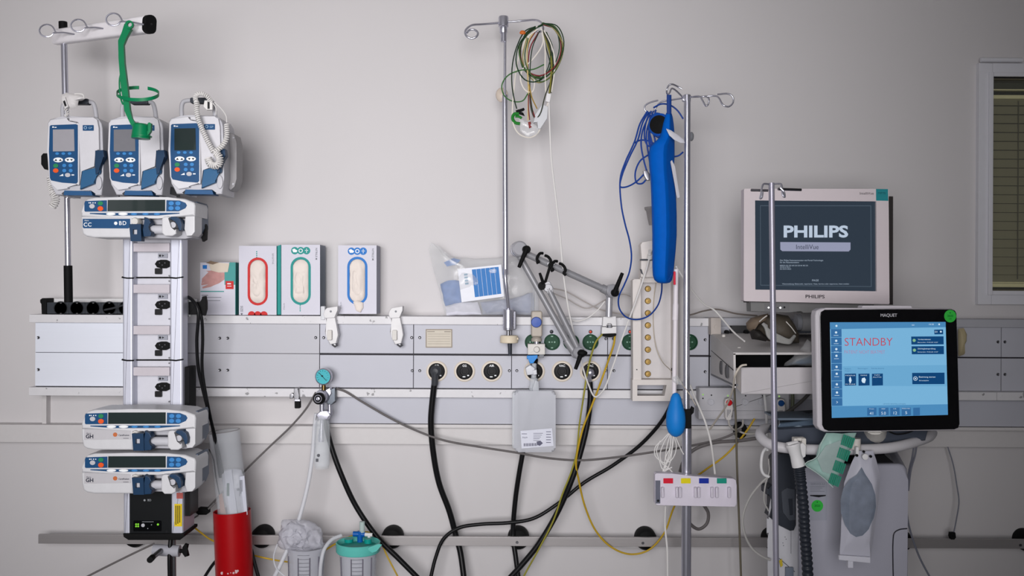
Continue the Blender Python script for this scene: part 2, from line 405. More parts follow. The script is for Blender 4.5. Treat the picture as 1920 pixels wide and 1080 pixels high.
# green mains sockets
gsock = M('socket_green', (2, 64, 38), .5); gdark = M('socket_green_dark', (2, 42, 26), .5)
for px in (999, 1035, 1071, 1107, 1181, 1217, 1293):
    c0 = W(px, 641.5, .1125)
    b = B(); b.lathe([(.0262, 0), (.0262, .004), (.0245, .0055), (.0225, .0055), (.021, -.003), (0, -.003)], c0, (0, -1, 0), 28); s = part('green_socket', b, gsock, sp)
    b = B(); b.lathe([(.0205, -.0025), (.0205, -.001), (0, -.001)], c0, (0, -1, 0), 24); part('socket_face', b, gdark, s)
    b = B()
    for a in (90, -90): b.box(px-2, 641.5+a*.12-1, px+2, 641.5+a*.12+1, .1145, .001)
    for a in (-5, 5): b.disc(px+a, 641.5, 1.6, .1142, .001, n=10)
    b.disc(px, 641.5, 1.2, .115, .002, n=8); part('socket_contact', b, M('contact_grey', (120, 160, 140), .3, 0, 0), s)
for px, on in ((1034, 0), (1071, 1), (1107, 1), (1181, 1), (1217, 1)):
    b = B(); b.lathe([(.0062, 0), (.0062, .003), (.0045, .0036)], W(px, 622, .1125), (0, -1, 0), 14); l = part('indicator_bezel', b, dgrey, sp)
    b = B(); b.lathe([(.0042, .003), (.003, .0055), (0, .006)], W(px, 622, .1125), (0, -1, 0), 12)
    part('indicator_light', b, M('lamp_red', (230, 70, 40), .3, 0, 0, emit=.7) if on else M('lamp_off', (40, 40, 46), .3), l)
# gas outlets
for px, t in ((819, 'AIR'), (871, 'O2'), (922, 'AIR'), (1002, 'O2'), (1054, 'VAC'), (1107, 'VAC')):
    c0 = W(px, 696, .1125)
    b = B(); b.lathe([(.0345, 0), (.0345, .003), (.031, .006), (.027, .006), (.026, .002)], c0, (0, -1, 0), 32, cap=False); s = part('gas_outlet', b, M('outlet_cream', (218, 208, 194), .45), sp)
    b = B(); b.lathe([(.0265, 0), (.0265, .008), (.024, .0095), (.0155, .0095), (.014, .004), (.0085, .004), (.0075, -.004), (0, -.004)], c0, (0, -1, 0), 28); part('outlet_face', b, M('outlet_black', (20, 20, 22), .55), s)
    b = B(); b.text(t, px, 686, 4.2, .1226, bold=.02); b.box(px-3.5, 705.5, px+1.5, 707.5, .1226, .0005); b.box(px+5, 703, px+8.5, 705.2, .1225, .0005); part('outlet_marking', b, inkw, s)
# ------------------------------------------------------------------ equipment rail near the floor with black wall buffers
er = thing('equipment_rail', 'long flat steel rail on black round spacers low on the wall', 'rail', (960, 1030, .02))
b = B(); b.wbox(X(74, .09), X(2100, .09), Zc(1024, .09), Zc(1007, .09), .09, .012, .001); part('rail_bar', b, steel, er)
for px in (263, 497, 738, 972, 1208, 1445, 1680, 1916):
    c0 = W(px, 1007, .0); c0.z = Zc(1009.5, .04)
    b = B(); b.lathe([(.034, 0), (.036, .01), (.036, .045), (.03, .06), (.012, .066), (.012, .079)], c0, (0, -1, 0), 32); part('spacer', b, rubber, er)
    if px > 900:
        b = B(); b.lathe([(.005, .0), (.004, .003), (0, .003)], Vector((X(px, .091), -.0895, c0.z)), (0, -1, 0), 12); part('screw', b, scm, er)

# ------------------------------------------------------------------ power strip on the shelf
ps = thing('power_strip', 'black multi-socket power strip lying on the left end of the shelf', 'power strip', (150, 588, .1))
b = B(); b.box(88, 567, 360, 588.5, .118, .045, 1, .001); part('housing', b, M('strip_black', (52, 56, 62), .45), ps)
b = B(); b.prism([(75, 562), (79, 559), (87, 559), (87, 589), (78, 589), (78, 570), (75, 567)], .122, .05, .001); part('end_cap', b, rubber, ps)
for k in range(6):
    px = 114+k*30.3
    b = B(); b.lathe([(.0228, 0), (.0228, .0018), (.0205, .0018), (.0195, -.004), (.006, -.004), (.006, -.002), (0, -.002)], W(px, 578, .118), (0, -1, 0), 24); s = part('socket', b, M('strip_socket', (34, 36, 40), .5), ps)
    b = B()
    for a in (-4.5, 4.5): b.disc(px+a, 578, 1.3, .1185-.003, .002, n=8)
    b.box(px-1.5, 567.5, px+1.5, 569, .1195, .001); b.box(px-1.5, 587, px+1.5, 588.3, .1195, .001)
    part('contact', b, M('contact_steel', (150, 150, 150), .3, 1), s)
    b = B(); b.box(px+14.6, 568, px+15.2, 588, .1188, .001); part('joint', b, ink, ps)
b = B(); b.box(86, 560, 360, 588, .07, .06, 1, .001); solo('white_cable_duct', b, white, 'plain white cable duct lying behind the black power strip', 'cable duct')
b = B(); b.tube([(196, 581, .14), (215, 577, .16), (240, 569, .17)], .0028); solo('plugged_cable', b, M('lead_dark', (50, 52, 56), .5), 'dark lead plugged into the fourth socket of the power strip', 'cable')

# ------------------------------------------------------------------ glove boxes
cardw = M('card_white', (206, 205, 216), .55, 0, .02); cards = M('card_side', (150, 152, 168), .6, 0, .03); glovew = M('latex', (226, 216, 208), .6, 0, .05, 30, bump=.5)
def glove_box(x0, y0, x1, y1, col, label, leftc, rightc, flip, d=.122, dep=.09):
    r = thing('glove_box', label, 'glove box', ((x0+x1)/2, y1, d), 'glove boxes standing on the shelf')
    cx = (x0+x1)/2; w = x1-x0; oy = (y0+y1)/2+(3 if flip else 2); hw, hh = 14.5, 40.5
    if flip: oy -= 1
    b = B(); b.frame(rr(x0, y0, x1, y1, 0), rr(cx-hw, oy-hh, cx+hw, oy+hh, hw-.1, 6), d, .002); part('front_panel', b, cardw, r)
    def sh(b, px0, px1, t0=.002, t=dep-.002):   # panels running back
        w_ = [W(px0, y0, d), W(px1, y0, d), W(px1, y1, d), W(px0, y1, d)]
        return b.loft([[p+Vector((0, t0, 0)) for p in w_], [p+Vector((0, t0+t, 0)) for p in w_]])
    b = B(); sh(b, x0, x0+1); part('side_panel', b, leftc or cardw, r, 'coloured side panel' if leftc else None)
    b = B(); sh(b, x1-1, x1); part('side_panel', b, rightc or cards, r)
    b = B()
    for ya, yb in ((y0, y0+1), (y1-1, y1)):
        w_ = [W(x0+1, ya, d), W(x1-1, ya, d), W(x1-1, yb, d), W(x0+1, yb, d)]; b.loft([[p+Vector((0, .002, 0)) for p in w_], [p+Vector((0, dep, 0)) for p in w_]])
    w_ = [W(x0+1, y0+1, d), W(x1-1, y0+1, d), W(x1-1, y1-1, d), W(x0+1, y1-1, d)]; b.loft([[p+Vector((0, dep-.002, 0)) for p in w_], [p+Vector((0, dep, 0)) for p in w_]])
    part('box_shell', b, cards, r)
    b = B(); b.frame(rr(cx-hw-4.5, oy-hh-4.5, cx+hw+4.5, oy+hh+4.5, hw+4.4, 6), rr(cx-hw, oy-hh, cx+hw, oy+hh, hw-.1, 6), d+.0006, .0006); part('printed_ring', b, col, r)
    b = B(); b.pillow(rr(cx-hw-1, oy-hh-1, cx+hw+1, oy+hh+1, hw, 4), d-.008, .026, .006, 9, seed=x0, freq=45); b.pillow(rr(cx-hw+4, oy-hh+18, cx+hw-6, oy+hh-10, 8, 3), d-.004, .022, .005, 6, seed=x0+3, freq=70)
    part('glove', b, glovew, r)
    ly = (y1-4) if flip else y0+11
    if flip: b = B(); [b.prism(circ(cx+k*11.5, y1, 7, 20)[10:]+[(cx+k*11.5+7, y1)], d+.0004, .0004) for k in (-1, 0, 1)]
    else:
        b = B(); [b.disc(cx+k*11, ly, 7, d+.0004+.0001*k, .0004) for k in (-1, 0, 1)]
    l = part('printed_logo', b, col, r)
    if not flip:
        b = B(); b.pillow([(cx-16, ly-2), (cx-12, ly-4), (cx-6, ly), (cx-8, ly+3), (cx-14, ly+3)], d+.0008, .0006, 0, 2); b.frame(circ(cx, ly, 4, 12), circ(cx, ly, 2.6, 12), d+.0010, .0003); b.box(cx+10.5, ly-4, cx+11.5, ly+4, d+.0008, .0003); b.box(cx+8, ly-1, cx+14, ly, d+.0008, .0003)
        part('printed_sign', b, inkw, l)
    b = B(); yy = y0+15 if flip else y1-14
    for k in range(4): b.disc(cx-(2 if flip else 1), yy-4+k*3.4, 1.2, d+.0004, .0004, n=8)
    part('printed_dots', b, tealm, r)
    b = B()
    if flip: b.text('SENSITIVE', x1-7, y0+24, 3.4, d+.0005, rot=math.pi/2); b.text('SIZE M', x0+5, y1-8, 4.5, d+.0005, rot=math.pi/2, bold=.02)
    else: b.text('NITRILE M', x1-7, y0+17, 3.6, d+.0005, rot=math.pi/2, bold=.02); b.text('NITRILE', x0+5, y1-16, 2.6, d+.0005, rot=math.pi/2)
    part('lettering', b, inkg, r)
    return r
glove_box(448, 461, 518.5, 590.5, redm, 'white glove box with red oval dispensing opening', None, tealm, True)
glove_box(527.5, 459, 600, 590.5, tealm, 'white glove box with teal green oval opening', tealm, None, False)
gb = glove_box(634, 460, 706, 588.5, blueprint, 'white glove box with blue oval opening standing apart from the others', tealm, None, False, .105, .085)
b = B(); b.pillow([(662, 566), (668, 563), (680, 567), (681, 577), (676, 586), (668, 583)], .112, .01, .003, 5); part('glove_finger', b, glovew, gb)
b = B(); b.prism([(520, 461), (526.5, 459), (526.5, 590), (520, 590)], .118, .08); solo('teal_carton', b, tealm, 'narrow teal carton squeezed between the red and teal glove boxes', 'carton')
# small box with hand picture
hb = thing('dressing_box', 'short white and teal box with a picture of a hand and torn open top', 'box', (410, 590, .12))
b = B(); b.box(375, 492, 441, 590.5, .12, .07, 0, .001); part('carton', b, cardw, hb)
b = B(); w_ = [W(441.3, 492, .12), W(441.9, 492, .12), W(441.9, 590, .12), W(441.3, 590, .12)]; b.loft([w_, [p+Vector((0, .07, 0)) for p in w_]]); b.prism([(421, 500), (431, 492), (441, 492), (441, 534), (421, 534)], .1205, .0005); b.box(376, 545.5, 420, 547.5, .1205, .0005); part('teal_print', b, M('print_pale_teal', (70, 150, 146), .5), hb)
b = B(); b.prism([(378, 530), (379, 522), (391, 510), (386, 508), (398, 507), (410, 511), (421, 511), (421, 524), (411, 531), (401, 535), (395, 538), (380, 541), (379, 538), (391, 533), (378, 535), (377, 532), (388, 527), (378, 531)], .1207, .0005); part('hand_picture', b, M('print_skin', (190, 142, 138), .6, 0, .25, 60), hb)
b = B(); b.box(423, 527, 438, 542, .1207, .0005); part('red_print', b, redm, hb)
b = B(); b.box(380, 497, 388, 504, .1207, .0005); part('blue_print', b, blueprint, hb)
b = B(); b.box(426, 531, 433, 533, .121, .0003); b.box(426, 536, 434, 537, .121, .0003); part('lettering', b, inkw, hb)
b = B(); b.box(378, 553, 390, 554.5, .1205, .0004); b.box(378, 557, 415, 558, .1205, .0004); b.box(378, 563, 413, 564, .1205, .0004); part('lettering', b, inkg, hb)
b = B(); b.prism([(391, 495), (402, 492), (430, 494), (427, 510), (410, 511), (395, 507)], .123, .0015); part('torn_flap', b, M('card_inside', (208, 196, 180), .7), hb)
b = B(); b.prism([(386, 493), (395, 489), (402, 491), (410, 492), (399, 496)], .124, .003); part('torn_edge', b, M('card_brown', (130, 110, 92), .8), hb)

# ------------------------------------------------------------------ plastic bag with blue cloths and card leaning on the wall
bg = thing('supply_bag', 'crumpled clear plastic bag with blue cloths and printed card on the shelf', 'plastic bag', (910, 592, .09))
b = B(); b.pillow([(803, 466), (808, 452), (830, 478), (890, 486), (975, 478), (1000, 520), (1000, 590), (835, 590), (822, 545)], .085, .07, .012, 10, freq=22); part('outer_film', b, film, bg)
b = B(); b.pillow([(826, 532), (842, 526), (866, 527), (868, 568), (835, 574)], .085, .03, .008, 6, 1, 40); b.pillow([(832, 492), (850, 484), (864, 487), (855, 497), (838, 500)], .08, .004, .004, 4, 2, 50); part('blue_cloth', b, M('blue_cloth', (96, 130, 184), .7, 0, .25, 40, bump=1), bg)
b = B(); b.pillow([(900, 566), (960, 560), (1000, 548), (1002, 590), (905, 590)], .07, .03, .01, 6, 3, 35); part('grey_pouch', b, M('grey_pouch', (150, 156, 176), .35, 0, .25, 25, bump=1), bg)
b = B(); b.pillow([(834, 574), (868, 567), (895, 566), (903, 590), (838, 591)], .088, .02, .006, 6, 4, 40); part('white_wrap', b, M('white_wrap', (206, 206, 216), .45, 0, .1), bg)
cd = part('printed_card', (lambda b: b.prism([(858, 504.5), (940, 496), (946, 556), (865.5, 567)], .118, .004, .0005))(B()), M('card_label', (220, 222, 230), .4), bg)
def cardq(u, v): return (858+u*82+v*7.5-(u*v)*1.5, 504.5-u*8.5+v*62.5-u*v*2.5)
b = B()
for k in range(6):
    u0 = .32+k*.103; u1 = u0+.097; b.prism([cardq(u0, .06), cardq(u1, .06), cardq(u1, .9), cardq(u0, .9)], .1186, .0005)
part('card_panel', b, M('card_blue', (6, 108, 180), .45, 0, .08), cd)
b = B()
for k in range(4): b.prism([cardq(.13, .16+k*.09), cardq(.21, .16+k*.09), cardq(.21, .22+k*.09), cardq(.13, .22+k*.09)], .1186, .0005)
part('card_marks', b, M('card_mark', (120, 156, 180), .5), cd)
# ------------------------------------------------------------------ hanger pole and bar on the left
hp = thing('infusion_stand', 'slim steel stand with a white crossbar of three wire hooks at far left', 'infusion stand', (129, 566, .30))
b = B(); b.cyl((119.5, 60, .30), (127, 372, .30), .0092, 16); b.cyl((125.5, 360, .30), (127.5, 500, .30), .0085, 16); part('pole', b, chrome, hp)
b = B(); b.cyl((127.5, 498, .30), (128.5, 567, .30), .0125, 16); part('grip_sleeve', b, rubber, hp)
A = W(106, 70, .28); Z = W(276, 46.5, .62); ax = (Z-A).normalized()
def bar_loops(p, q, w, h, r=.3):
    t = (q-p).normalized(); u = Vector((0, 0, 1)); u = (u-t*u.dot(t)).normalized(); v = t.cross(u)
    pts = rr(-w/2, -h/2, w/2, h/2, min(w, h)*r, 4)
    return [[o+v*x+u*y for x, y in pts] for o in (p, q)]
b = B(); b.loft(bar_loops(A, Z, .03, .046), bev=.002); part('crossbar', b, M('bar_white', (244, 241, 245), .35), hp)
b = B(); b.loft(bar_loops(Z, Z+ax*.02, .032, .05, .45), bev=.003); part('end_cap', b, rubber, hp)
b = B(); b.cyl((118, 41, .3), (118.5, 56, .3), .0125, 14); part('top_cap', b, rubber, hp)
b = B(); b.lathe([(.003, 0), (.003, .002)], Z+ax*.0205, ax, 10); part('cap_screw', b, M('screw_metal', (130, 130, 134), .3, 1), hp)
for cx, cy, d, ex, ey in ((89, 57.5, .365, 141, 64.5), (148, 48, .475, 202, 55), (214, 36.5, .625, 270, 46)):
    b = B(); L = [(ex, ey, d+.02), ((ex+cx)/2+4, (ey+cy)/2, d+.02), (cx+16, cy+3, d+.02)]
    for k in range(11):
        a = math.radians(-18-k*32); L.append((cx+14*math.cos(a)-1, cy+11.5*math.sin(a), d+.02-.002*k))
    L.append((cx+17, cy+4, d-.005))
    b.tube(L, .0023, 8, 4); part('wire_hook', b, chrome, hp)
# green bottle holder
gh = thing('bottle_holder', 'green plastic bottle hanger with a ring and cup hanging from the third hook', 'bottle holder', (265, 258, .64))
b = B(); b.frame(circ(242, 46, 8, 18), circ(243, 46, 4.2, 12), .655, .006); 
P = [(233, 44), (229, 60), (221, 76), (222, 108), (226, 160), (233, 208), (244, 232), (257, 250), (264, 246), (254, 232), (247, 222), (243, 205), (239, 165), (233, 118), (231, 84), (237, 70), (246, 54)]
b.prism(P, .65, .012, .001); part('strap', b, grn, gh)
b = B(); L = [(258+40*math.cos(a), 175.5+11.5*math.sin(a), (.635+.045*math.sin(a))) for a in [math.radians(-62+k*335/24) for k in range(25)]]
Q = [W(*p) for p in L]; b.loft([[p+Vector((0, 0, -.0045)), p+Vector((0, .003, -.0045)), p+Vector((0, .003, .0045)), p+Vector((0, 0, .0045))] for p in Q]); part('ring', b, grn, gh)
b = B(); b.lathe([(.024, -.032), (.0245, -.03), (.0215, .004), (.017, .008), (.0165, .002)], W(265, 238, .645), (0.05, 0, 1), 22); b.lathe([(.026, 0), (.026, .003)], W(266, 257, .645), (0, 0, 1), 22); b.prism([(273, 250), (278, 245), (276, 232), (279, 229), (283, 231), (282, 246), (277, 254)], .655, .012, .001); part('cup', b, grn, gh)
b = B(); b.tube([(226, 140, .64), (224, 150, .64), (225, 175, .64), (228, 190, .64), (231, 196, .64)], .0022); part('rib', b, grn, gh)

# ------------------------------------------------------------------ three volumetric infusion pumps (first at 87..193 px)
def door_q(X_, Y_): return (60+X_/4.8, 190+Y_/4.8)
def make_pump():
    D0 = .46
    r = thing('infusion_pump', 'leftmost of three upright white and blue infusion pumps, pale screen, white leads over its handle', 'infusion pump', (140, 366, D0), 'three upright infusion pumps at the top of the tower')
    body = [door_q(*p) for p in ((143, 190), (160, 160), (250, 140), (330, 133), (560, 138), (595, 155), (622, 195), (632, 240), (640, 450), (642, 700), (632, 770), (626, 845), (565, 845), (540, 790), (285, 795), (275, 842), (212, 842), (170, 750), (148, 680), (140, 450))]
    b = B(); b.prism(body, D0, .115, .004, 3); part('body', b, lgrey, r)
    b = B(); b.prism([door_q(*p) for p in ((140, 195), (165, 165), (310, 145), (322, 150), (325, 188), (410, 188), (424, 205), (424, 745), (412, 755), (330, 758), (325, 785), (225, 800), (170, 748), (148, 690), (136, 450))], D0+.012, .014, .003, 3); part('front_bezel', b, M('pump_white', (208, 208, 213), .38), r)
    b = B(); b.prism([door_q(*p) for p in ((334, 145), (550, 142), (585, 165), (600, 240), (604, 440), (565, 440), (565, 590), (445, 622), (430, 760), (428, 195), (415, 178), (334, 180))], D0+.010, .012, .002, 2); part('door', b, M('pump_door', (204, 203, 208), .4), r)
    sc = part('keypad', (lambda b: b.prism([door_q(*p) for p in ((158, 225), (168, 214), (395, 205), (411, 212), (411, 725), (398, 741), (270, 732), (172, 712), (160, 690), (152, 450))], D0+.0135, .002, .0005))(B()), bluep, r)
    b = B(); b.prism([door_q(*p) for p in ((188, 254), (378, 251), (382, 448), (188, 451))], D0+.0145, .001); part('screen', b, scr_g, r)
    def btns(name, m, pts, rx, ry=None):
        b = B()
        for x, y in pts: b.disc(*door_q(x, y), rx, D0+.0155, .002, .0004, 14, ry)
        return part(name, b, m, r)
    btns('soft_key', bluebtn, ((226, 470), (282, 470), (338, 470)), 3.6, 2.6)
    btns('arrow_key', inkw, ((235, 527), (338, 527)), 9.2, 4.6)
    btns('function_key', bluebtn, ((290, 577), (346, 577), (290, 623), (348, 623)), 3.8, 3.4)
    btns('run_key', greenb, ((213, 579),), 4.8, 4); btns('stop_key', orange, ((213, 623),), 5.2, 4.2); btns('power_key', lgrey, ((320, 663),), 5.2, 4)
    b = B()
    for x in (215, 255): b.prism([door_q(x-14, 536), door_q(x, 518), door_q(x+12, 536)], D0+.0162, .0004)
    for x in (322, 356): b.prism([door_q(x-14, 520), door_q(x+12, 520), door_q(x, 537)], D0+.0162, .0004)
    part('key_marks', b, ink, r)
    b = B(); b.box(98, 237, 101, 239.5, D0+.0142, .0004); b.box(102, 238, 106, 239.5, D0+.0142, .0004); b.box(134, 327, 139, 329, D0+.0142, .0004); b.prism([(111, 330), (118, 326), (119, 330)], D0+.0142, .0004); part('printed_marks', b, inkw, r)
    b = B(); b.box(155, 234.5, 175.5, 245, D0+.0115, .002, 1); lp = part('logo_plate', b, bluep, r)
    b = B(); b.frame(circ(160, 239.5, 3, 12), circ(160, 239.5, 2, 10), D0+.0118, .0004); b.text('GP', 169, 240, 4, D0+.0119); part('lettering', b, M('ink_pale', (150, 180, 205), .5), lp)
    b = B(); b.prism([door_q(*p) for p in ((566, 442), (640, 437), (648, 500), (622, 540), (606, 600), (600, 640), (572, 660), (566, 600))], D0+.018, .024, .002); part('latch', b, blued, r)
    b = B(); b.prism([door_q(*p) for p in ((447, 626), (570, 596), (612, 620), (606, 648), (572, 668), (562, 738), (428, 792), (436, 745))], D0+.015, .012, .003); part('latch_flap', b, M('pump_flap', (44, 92, 132), .35), r)
    b = B(); b.tube([(118, 220, D0-.045), (118, 200, D0-.045), (121, 193, D0-.045), (128, 190.5, D0-.045), (165, 190.5, D0-.045), (174, 193, D0-.045), (178, 202, D0-.045), (181, 222, D0-.045)], .0062, 10, 5); part('handle', b, M('handle_grey', (176, 176, 182), .4), r)
    b = B(); b.prism(rr(132, 184.5, 165, 195, 3), D0-.035, .022, .003); part('handle_grip', b, dgrey, r)
    b = B(); b.prism([door_q(*p) for p in ((290, 802), (530, 808), (545, 848), (282, 845))], D0+.005, .05, .001); part('base_strip', b, M('base_blue', (40, 84, 128), .4), r)
    b = B(); b.prism(circ(*door_q(598, 735), 6, 14, 13), D0+.006, .01, .003); part('side_bump', b, lgrey, r)
    return r
pump = make_pump()
p2 = dup(pump, (140, 300, .46), (253.5, 300, .46), 'middle one of three upright infusion pumps, behind the green bottle holder')
p3 = dup(pump, (140, 300, .46), (366.5, 298, .46), 'rightmost of three upright infusion pumps, dark screen and coiled white cable')
for c, m in ((p2, scr_m), (p3, scr_d)):
    for ch in c.children:
        if ch.name.startswith('screen'): ch.data = ch.data.copy(); ch.data.materials[0] = m
# rear clamps of the pumps
b = B(); b.prism([(76, 292), (80, 287), (92, 287), (92, 317), (82, 317), (76, 308)], .40, .03, .004); part('clamp_knob', b, rubber, pump)
b = B(); b.prism([(190, 236), (199, 240), (201, 260), (206, 290), (208, 352), (204, 364), (188, 365)], .40, .08, .003); solo('pump_clamp', b, dgrey, 'dark rear clamp between the leftmost and middle infusion pumps', 'clamp', 'dark rear clamps between the infusion pumps')
b = B(); b.prism([(304, 236), (311, 240), (313, 260), (317, 290), (320, 352), (320, 364), (300, 365)], .40, .08, .003); solo('pump_clamp', b, dgrey, 'dark rear clamp between the middle and rightmost infusion pumps', 'clamp', 'dark rear clamps between the infusion pumps')
cb = thing('side_clamp', 'grey rounded clamp block behind the rightmost infusion pump', 'clamp', (425, 362, .36))
b = B(); b.prism([(405, 250), (424, 248), (429, 262), (429, 345), (420, 364), (405, 364)], .39, .07, .003); part('clamp_body', b, M('clamp_slate', (96, 108, 124), .4), cb)
b = B(); b.prism([(428, 248), (440, 252), (444, 268), (444, 335), (440, 350), (432, 357), (427, 352)], .40, .06, .004); part('clamp_plate', b, M('clamp_grey', (136, 134, 136), .4), cb)
b = B(); b.box(419, 310, 427, 325, .396, .004, 1); part('sticker', b, white, cb)
b = B(); b.disc(438, 258, 2, .402, .004, n=10); b.disc(437, 345, 2, .402, .004, n=10); part('screw', b, scm, cb)

# ------------------------------------------------------------------ syringe pumps (drawn on the upper GH pump)
def q5(X_, Y_): return (130+X_/5.4, 740+Y_/5.4)
shellm = M('syringe_pump_shell', (204, 204, 207), .4)
def make_syr(dx_pl, name_txt, label, at0, cc=False):
    D0 = .53
    r = thing('syringe_pump', label, 'syringe pump', (262, 846, D0), 'syringe pumps clamped to the tower')
    f = D0-.03
    upper = [q5(*p) for p in ((122, 345), (130, 300), (152, 200), (185, 168), (260, 152), (620, 146), (1000, 152), (1170, 166), (1268, 205), (1280, 240), (1276, 500), (1245, 540), (1180, 545), (1170, 420), (1000, 372), (900, 368), (640, 366), (620, 450), (124, 450))]
    b = B(); b.prism([q5(*p) for p in ((122, 345), (130, 300), (152, 200), (185, 168), (260, 152), (620, 146), (1000, 152), (1170, 166), (1268, 205), (1280, 240), (1276, 345), (900, 368), (640, 366))], D0, .11, .006, 3); part('upper_body', b, shellm, r)
    b = B(); b.prism([q5(*p) for p in ((122, 345), (640, 355), (640, 562), (250, 562), (175, 548), (140, 525), (124, 460))], D0, .10, .006, 3); part('lower_body', b, shellm, r)
    b = B(); b.prism([q5(*p) for p in ((640, 355), (1276, 340), (1276, 500), (1245, 540), (1180, 548), (640, 545))], f, .08, .004, 2); part('recess', b, M('recess_grey', (172, 172, 178), .4), r)
    b = B(); b.prism([q5(*p) for p in ((1180, 300), (1277, 290), (1276, 500), (1245, 540), (1190, 545), (1165, 470))], D0-.004, .06, .004, 2); part('end_block', b, shellm, r)
    b = B(); b.prism([(366, 771), (370, 770), (372, 774), (373, 818), (367, 833), (360, 834)], f-.012, .09, .003); part('end_cap', b, M('end_cap_slate', (74, 88, 108), .4), r)
    if True:
        b = B(); b.prism([q5(*p) for p in ((165, 192), (385, 184), (385, 298), (165, 300), (157, 290), (157, 215))], D0+.001, .002, .0004); part('keypad', b, bluep, r)
        b = B(); b.prism([q5(*p) for p in ((393, 181), (975, 179), (975, 296), (390, 297))], D0+.0012, .002, .0004); part('screen', b, scr_d, r)
        b = B(); b.prism([q5(*p) for p in ((988, 183), (1120, 186), (1180, 210), (1196, 236), (1180, 265), (1110, 297), (985, 297))], D0+.001, .002, .0004); part('keypad', b, bluep, r)
        b = B(); b.prism([q5(*p) for p in ((212, 313), (1120, 311), (1120, 320), (900, 339), (450, 339), (212, 322))], D0+.001, .002, .0004); part('key_strip', b, bluep, r)
        for nm, m, pts, rx, ry in (('arrow_key', bluebtn, ((1037, 217), (1105, 217), (1035, 266), (1102, 266)), 5, 4), ('power_key', lgrey, ((234, 246),), 5.2, 4.4), ('stop_key', orange, ((319, 270),), 5.4, 4.6),
                                   ('run_key', greenb, ((319, 217),), 5, 4), ('fast_key', inkw, ((425, 325), (548, 325)), 9, 2.4), ('soft_key', bluebtn, ((660, 325), (776, 325), (892, 325)), 6, 2)):
            b = B()
            for x, y in pts: b.disc(*q5(x, y), rx, D0+.003, .002, .0004, 14, ry)
            part(nm, b, m, r)
        b = B()
        for x in (200, 215, 240, 262): b.box(*q5(x, 205), *q5(x+10, 216), D0+.0014, .0003)
        part('printed_marks', b, inkw, r)
    if cc:
        b = B(); b.prism([q5(*p) for p in ((140, 372), (620, 372), (622, 455), (600, 470), (150, 468), (140, 455))], D0+.001, .002, .0004); lp = part('name_plate', b, bluep, r)
        b = B(); b.text('BD', *q5(545, 418), 7.5, D0+.0016, bold=.008, space=1.15); b.disc(*q5(475, 418), 3.2, D0+.0016, .0004, n=10); part('lettering', b, inkw, lp); b = B(); b.text('Alaris', *q5(180, 390), 2.6, D0+.0016); b.text('CC', *q5(190, 433), 7.5, D0+.0016, bold=.012, space=1.1); part('lettering', b, inkw, lp)
    else:
        b = B(); b.prism([q5(*p) for p in ((150, 347), (620, 366), (625, 452), (150, 458))], D0+.0008, .002, .0004); lp = part('name_plate', b, M('plate_grey', (188, 186, 190), .4), r)
        b = B(); b.text('GH', *q5(205, 425), 7.2, D0+.0014, bold=.03); b.text('Alaris', *q5(195, 392), 2.8, D0+.0014); part('lettering', b, M('ink_blue_black', (40, 44, 60), .5, 0, 0), lp); b = B(); b.text('CareFusion', *q5(552, 410), 3, D0+.0014, bold=.02, width=20); b.box(*q5(545, 440), *q5(600, 444), D0+.0014, .0003); part('lettering', b, M('ink_blue_black', (40, 44, 60), .5, 0, 0), lp)
        b = B(); b.disc(*q5(463, 405), 4, D0+.002, .001, n=14); part('logo_mark', b, M('logo_orange', (190, 106, 62), .5), lp)
    # syringe barrel and clamps
    y = q5(0, 470)[1]
    b = B(); b.cyl((276, y, D0-.012), (322, y+.5, D0-.012), .0125, 18); part('plunger_rod', b, M('rod_grey', (190, 190, 196), .35), r)
    b = B(); b.cyl((282, q5(0, 418)[1], f+.002), (352, q5(0, 418)[1], f+.002), .003, 10); part('guide_rod', b, M('guide_dark', (60, 60, 66), .4), r)
    b = B(); b.lathe([(.0115, 0), (.0115, .02), (.009, .026)], W(260, q5(0, 388)[1], D0-.02), (0, -1, 0), 20); part('knob', b, offw, r)
    ox = -4 if cc else 0; oy = 9 if cc else 0
    b = B(); b.frame([(247+ox, 813+oy), (269+ox, 813+oy), (270+ox, 845+oy), (250+ox, 845+oy)], [(254+ox, 823+oy), (262+ox, 823+oy), (262+ox, 832+oy), (254+ox, 832+oy)], D0+.022, .024); part('syringe_clamp', b, blued, r)
    b = B(); b.box(253+ox, 822+oy, 263+ox, 833+oy, D0+.012, .008); part('clamp_insert', b, lgrey, r)
    b = B(); b.prism([(271, 808), (280, 812), (284, 820), (278, 826), (279, 832), (285, 836), (283, 844), (270, 845), (268, 830), (272, 822)], D0+.018, .03, .002); part('flange_clamp', b, blued, r)
    pl = B(); k = dx_pl
    pl.prism([(314+k, 812), (317+k, 808), (324+k, 807), (329+k, 809), (329+k, 830), (341+k, 831), (341+k, 840), (334+k, 844), (320+k, 844), (314+k, 838)], D0+.02, .045, .004, 3); ph = part('plunger_holder', pl, shellm, r)
    b = B(); b.prism([(328+k, 812), (331+k, 807), (341+k, 807), (349+k, 812), (352+k, 822), (351+k, 832), (346+k, 834), (345+k, 822), (340+k, 815)], D0+.016, .03, .002); part('release_lever', b, blued, ph)
    b = B(); b.disc(335+k, 822, 6, D0+.012, .03, .002, 14); part('lever_hub', b, lgrey, ph)
    return r
s1 = make_syr(0, 'GH', 'upper white GH syringe pump below the tower, its plunger holder far out', None)
sp2 = make_syr(-12, 'GH', 'lower white GH syringe pump directly above the black power unit', None)
s3 = make_syr(-10, 'CC', 'white CC syringe pump with blue name plate on top of the tower', None, True)
sp2.location += W(262, 928, .53)-W(262, 846, .53); s3.location += W(261, 447.5, .53)-W(262, 846, .53)
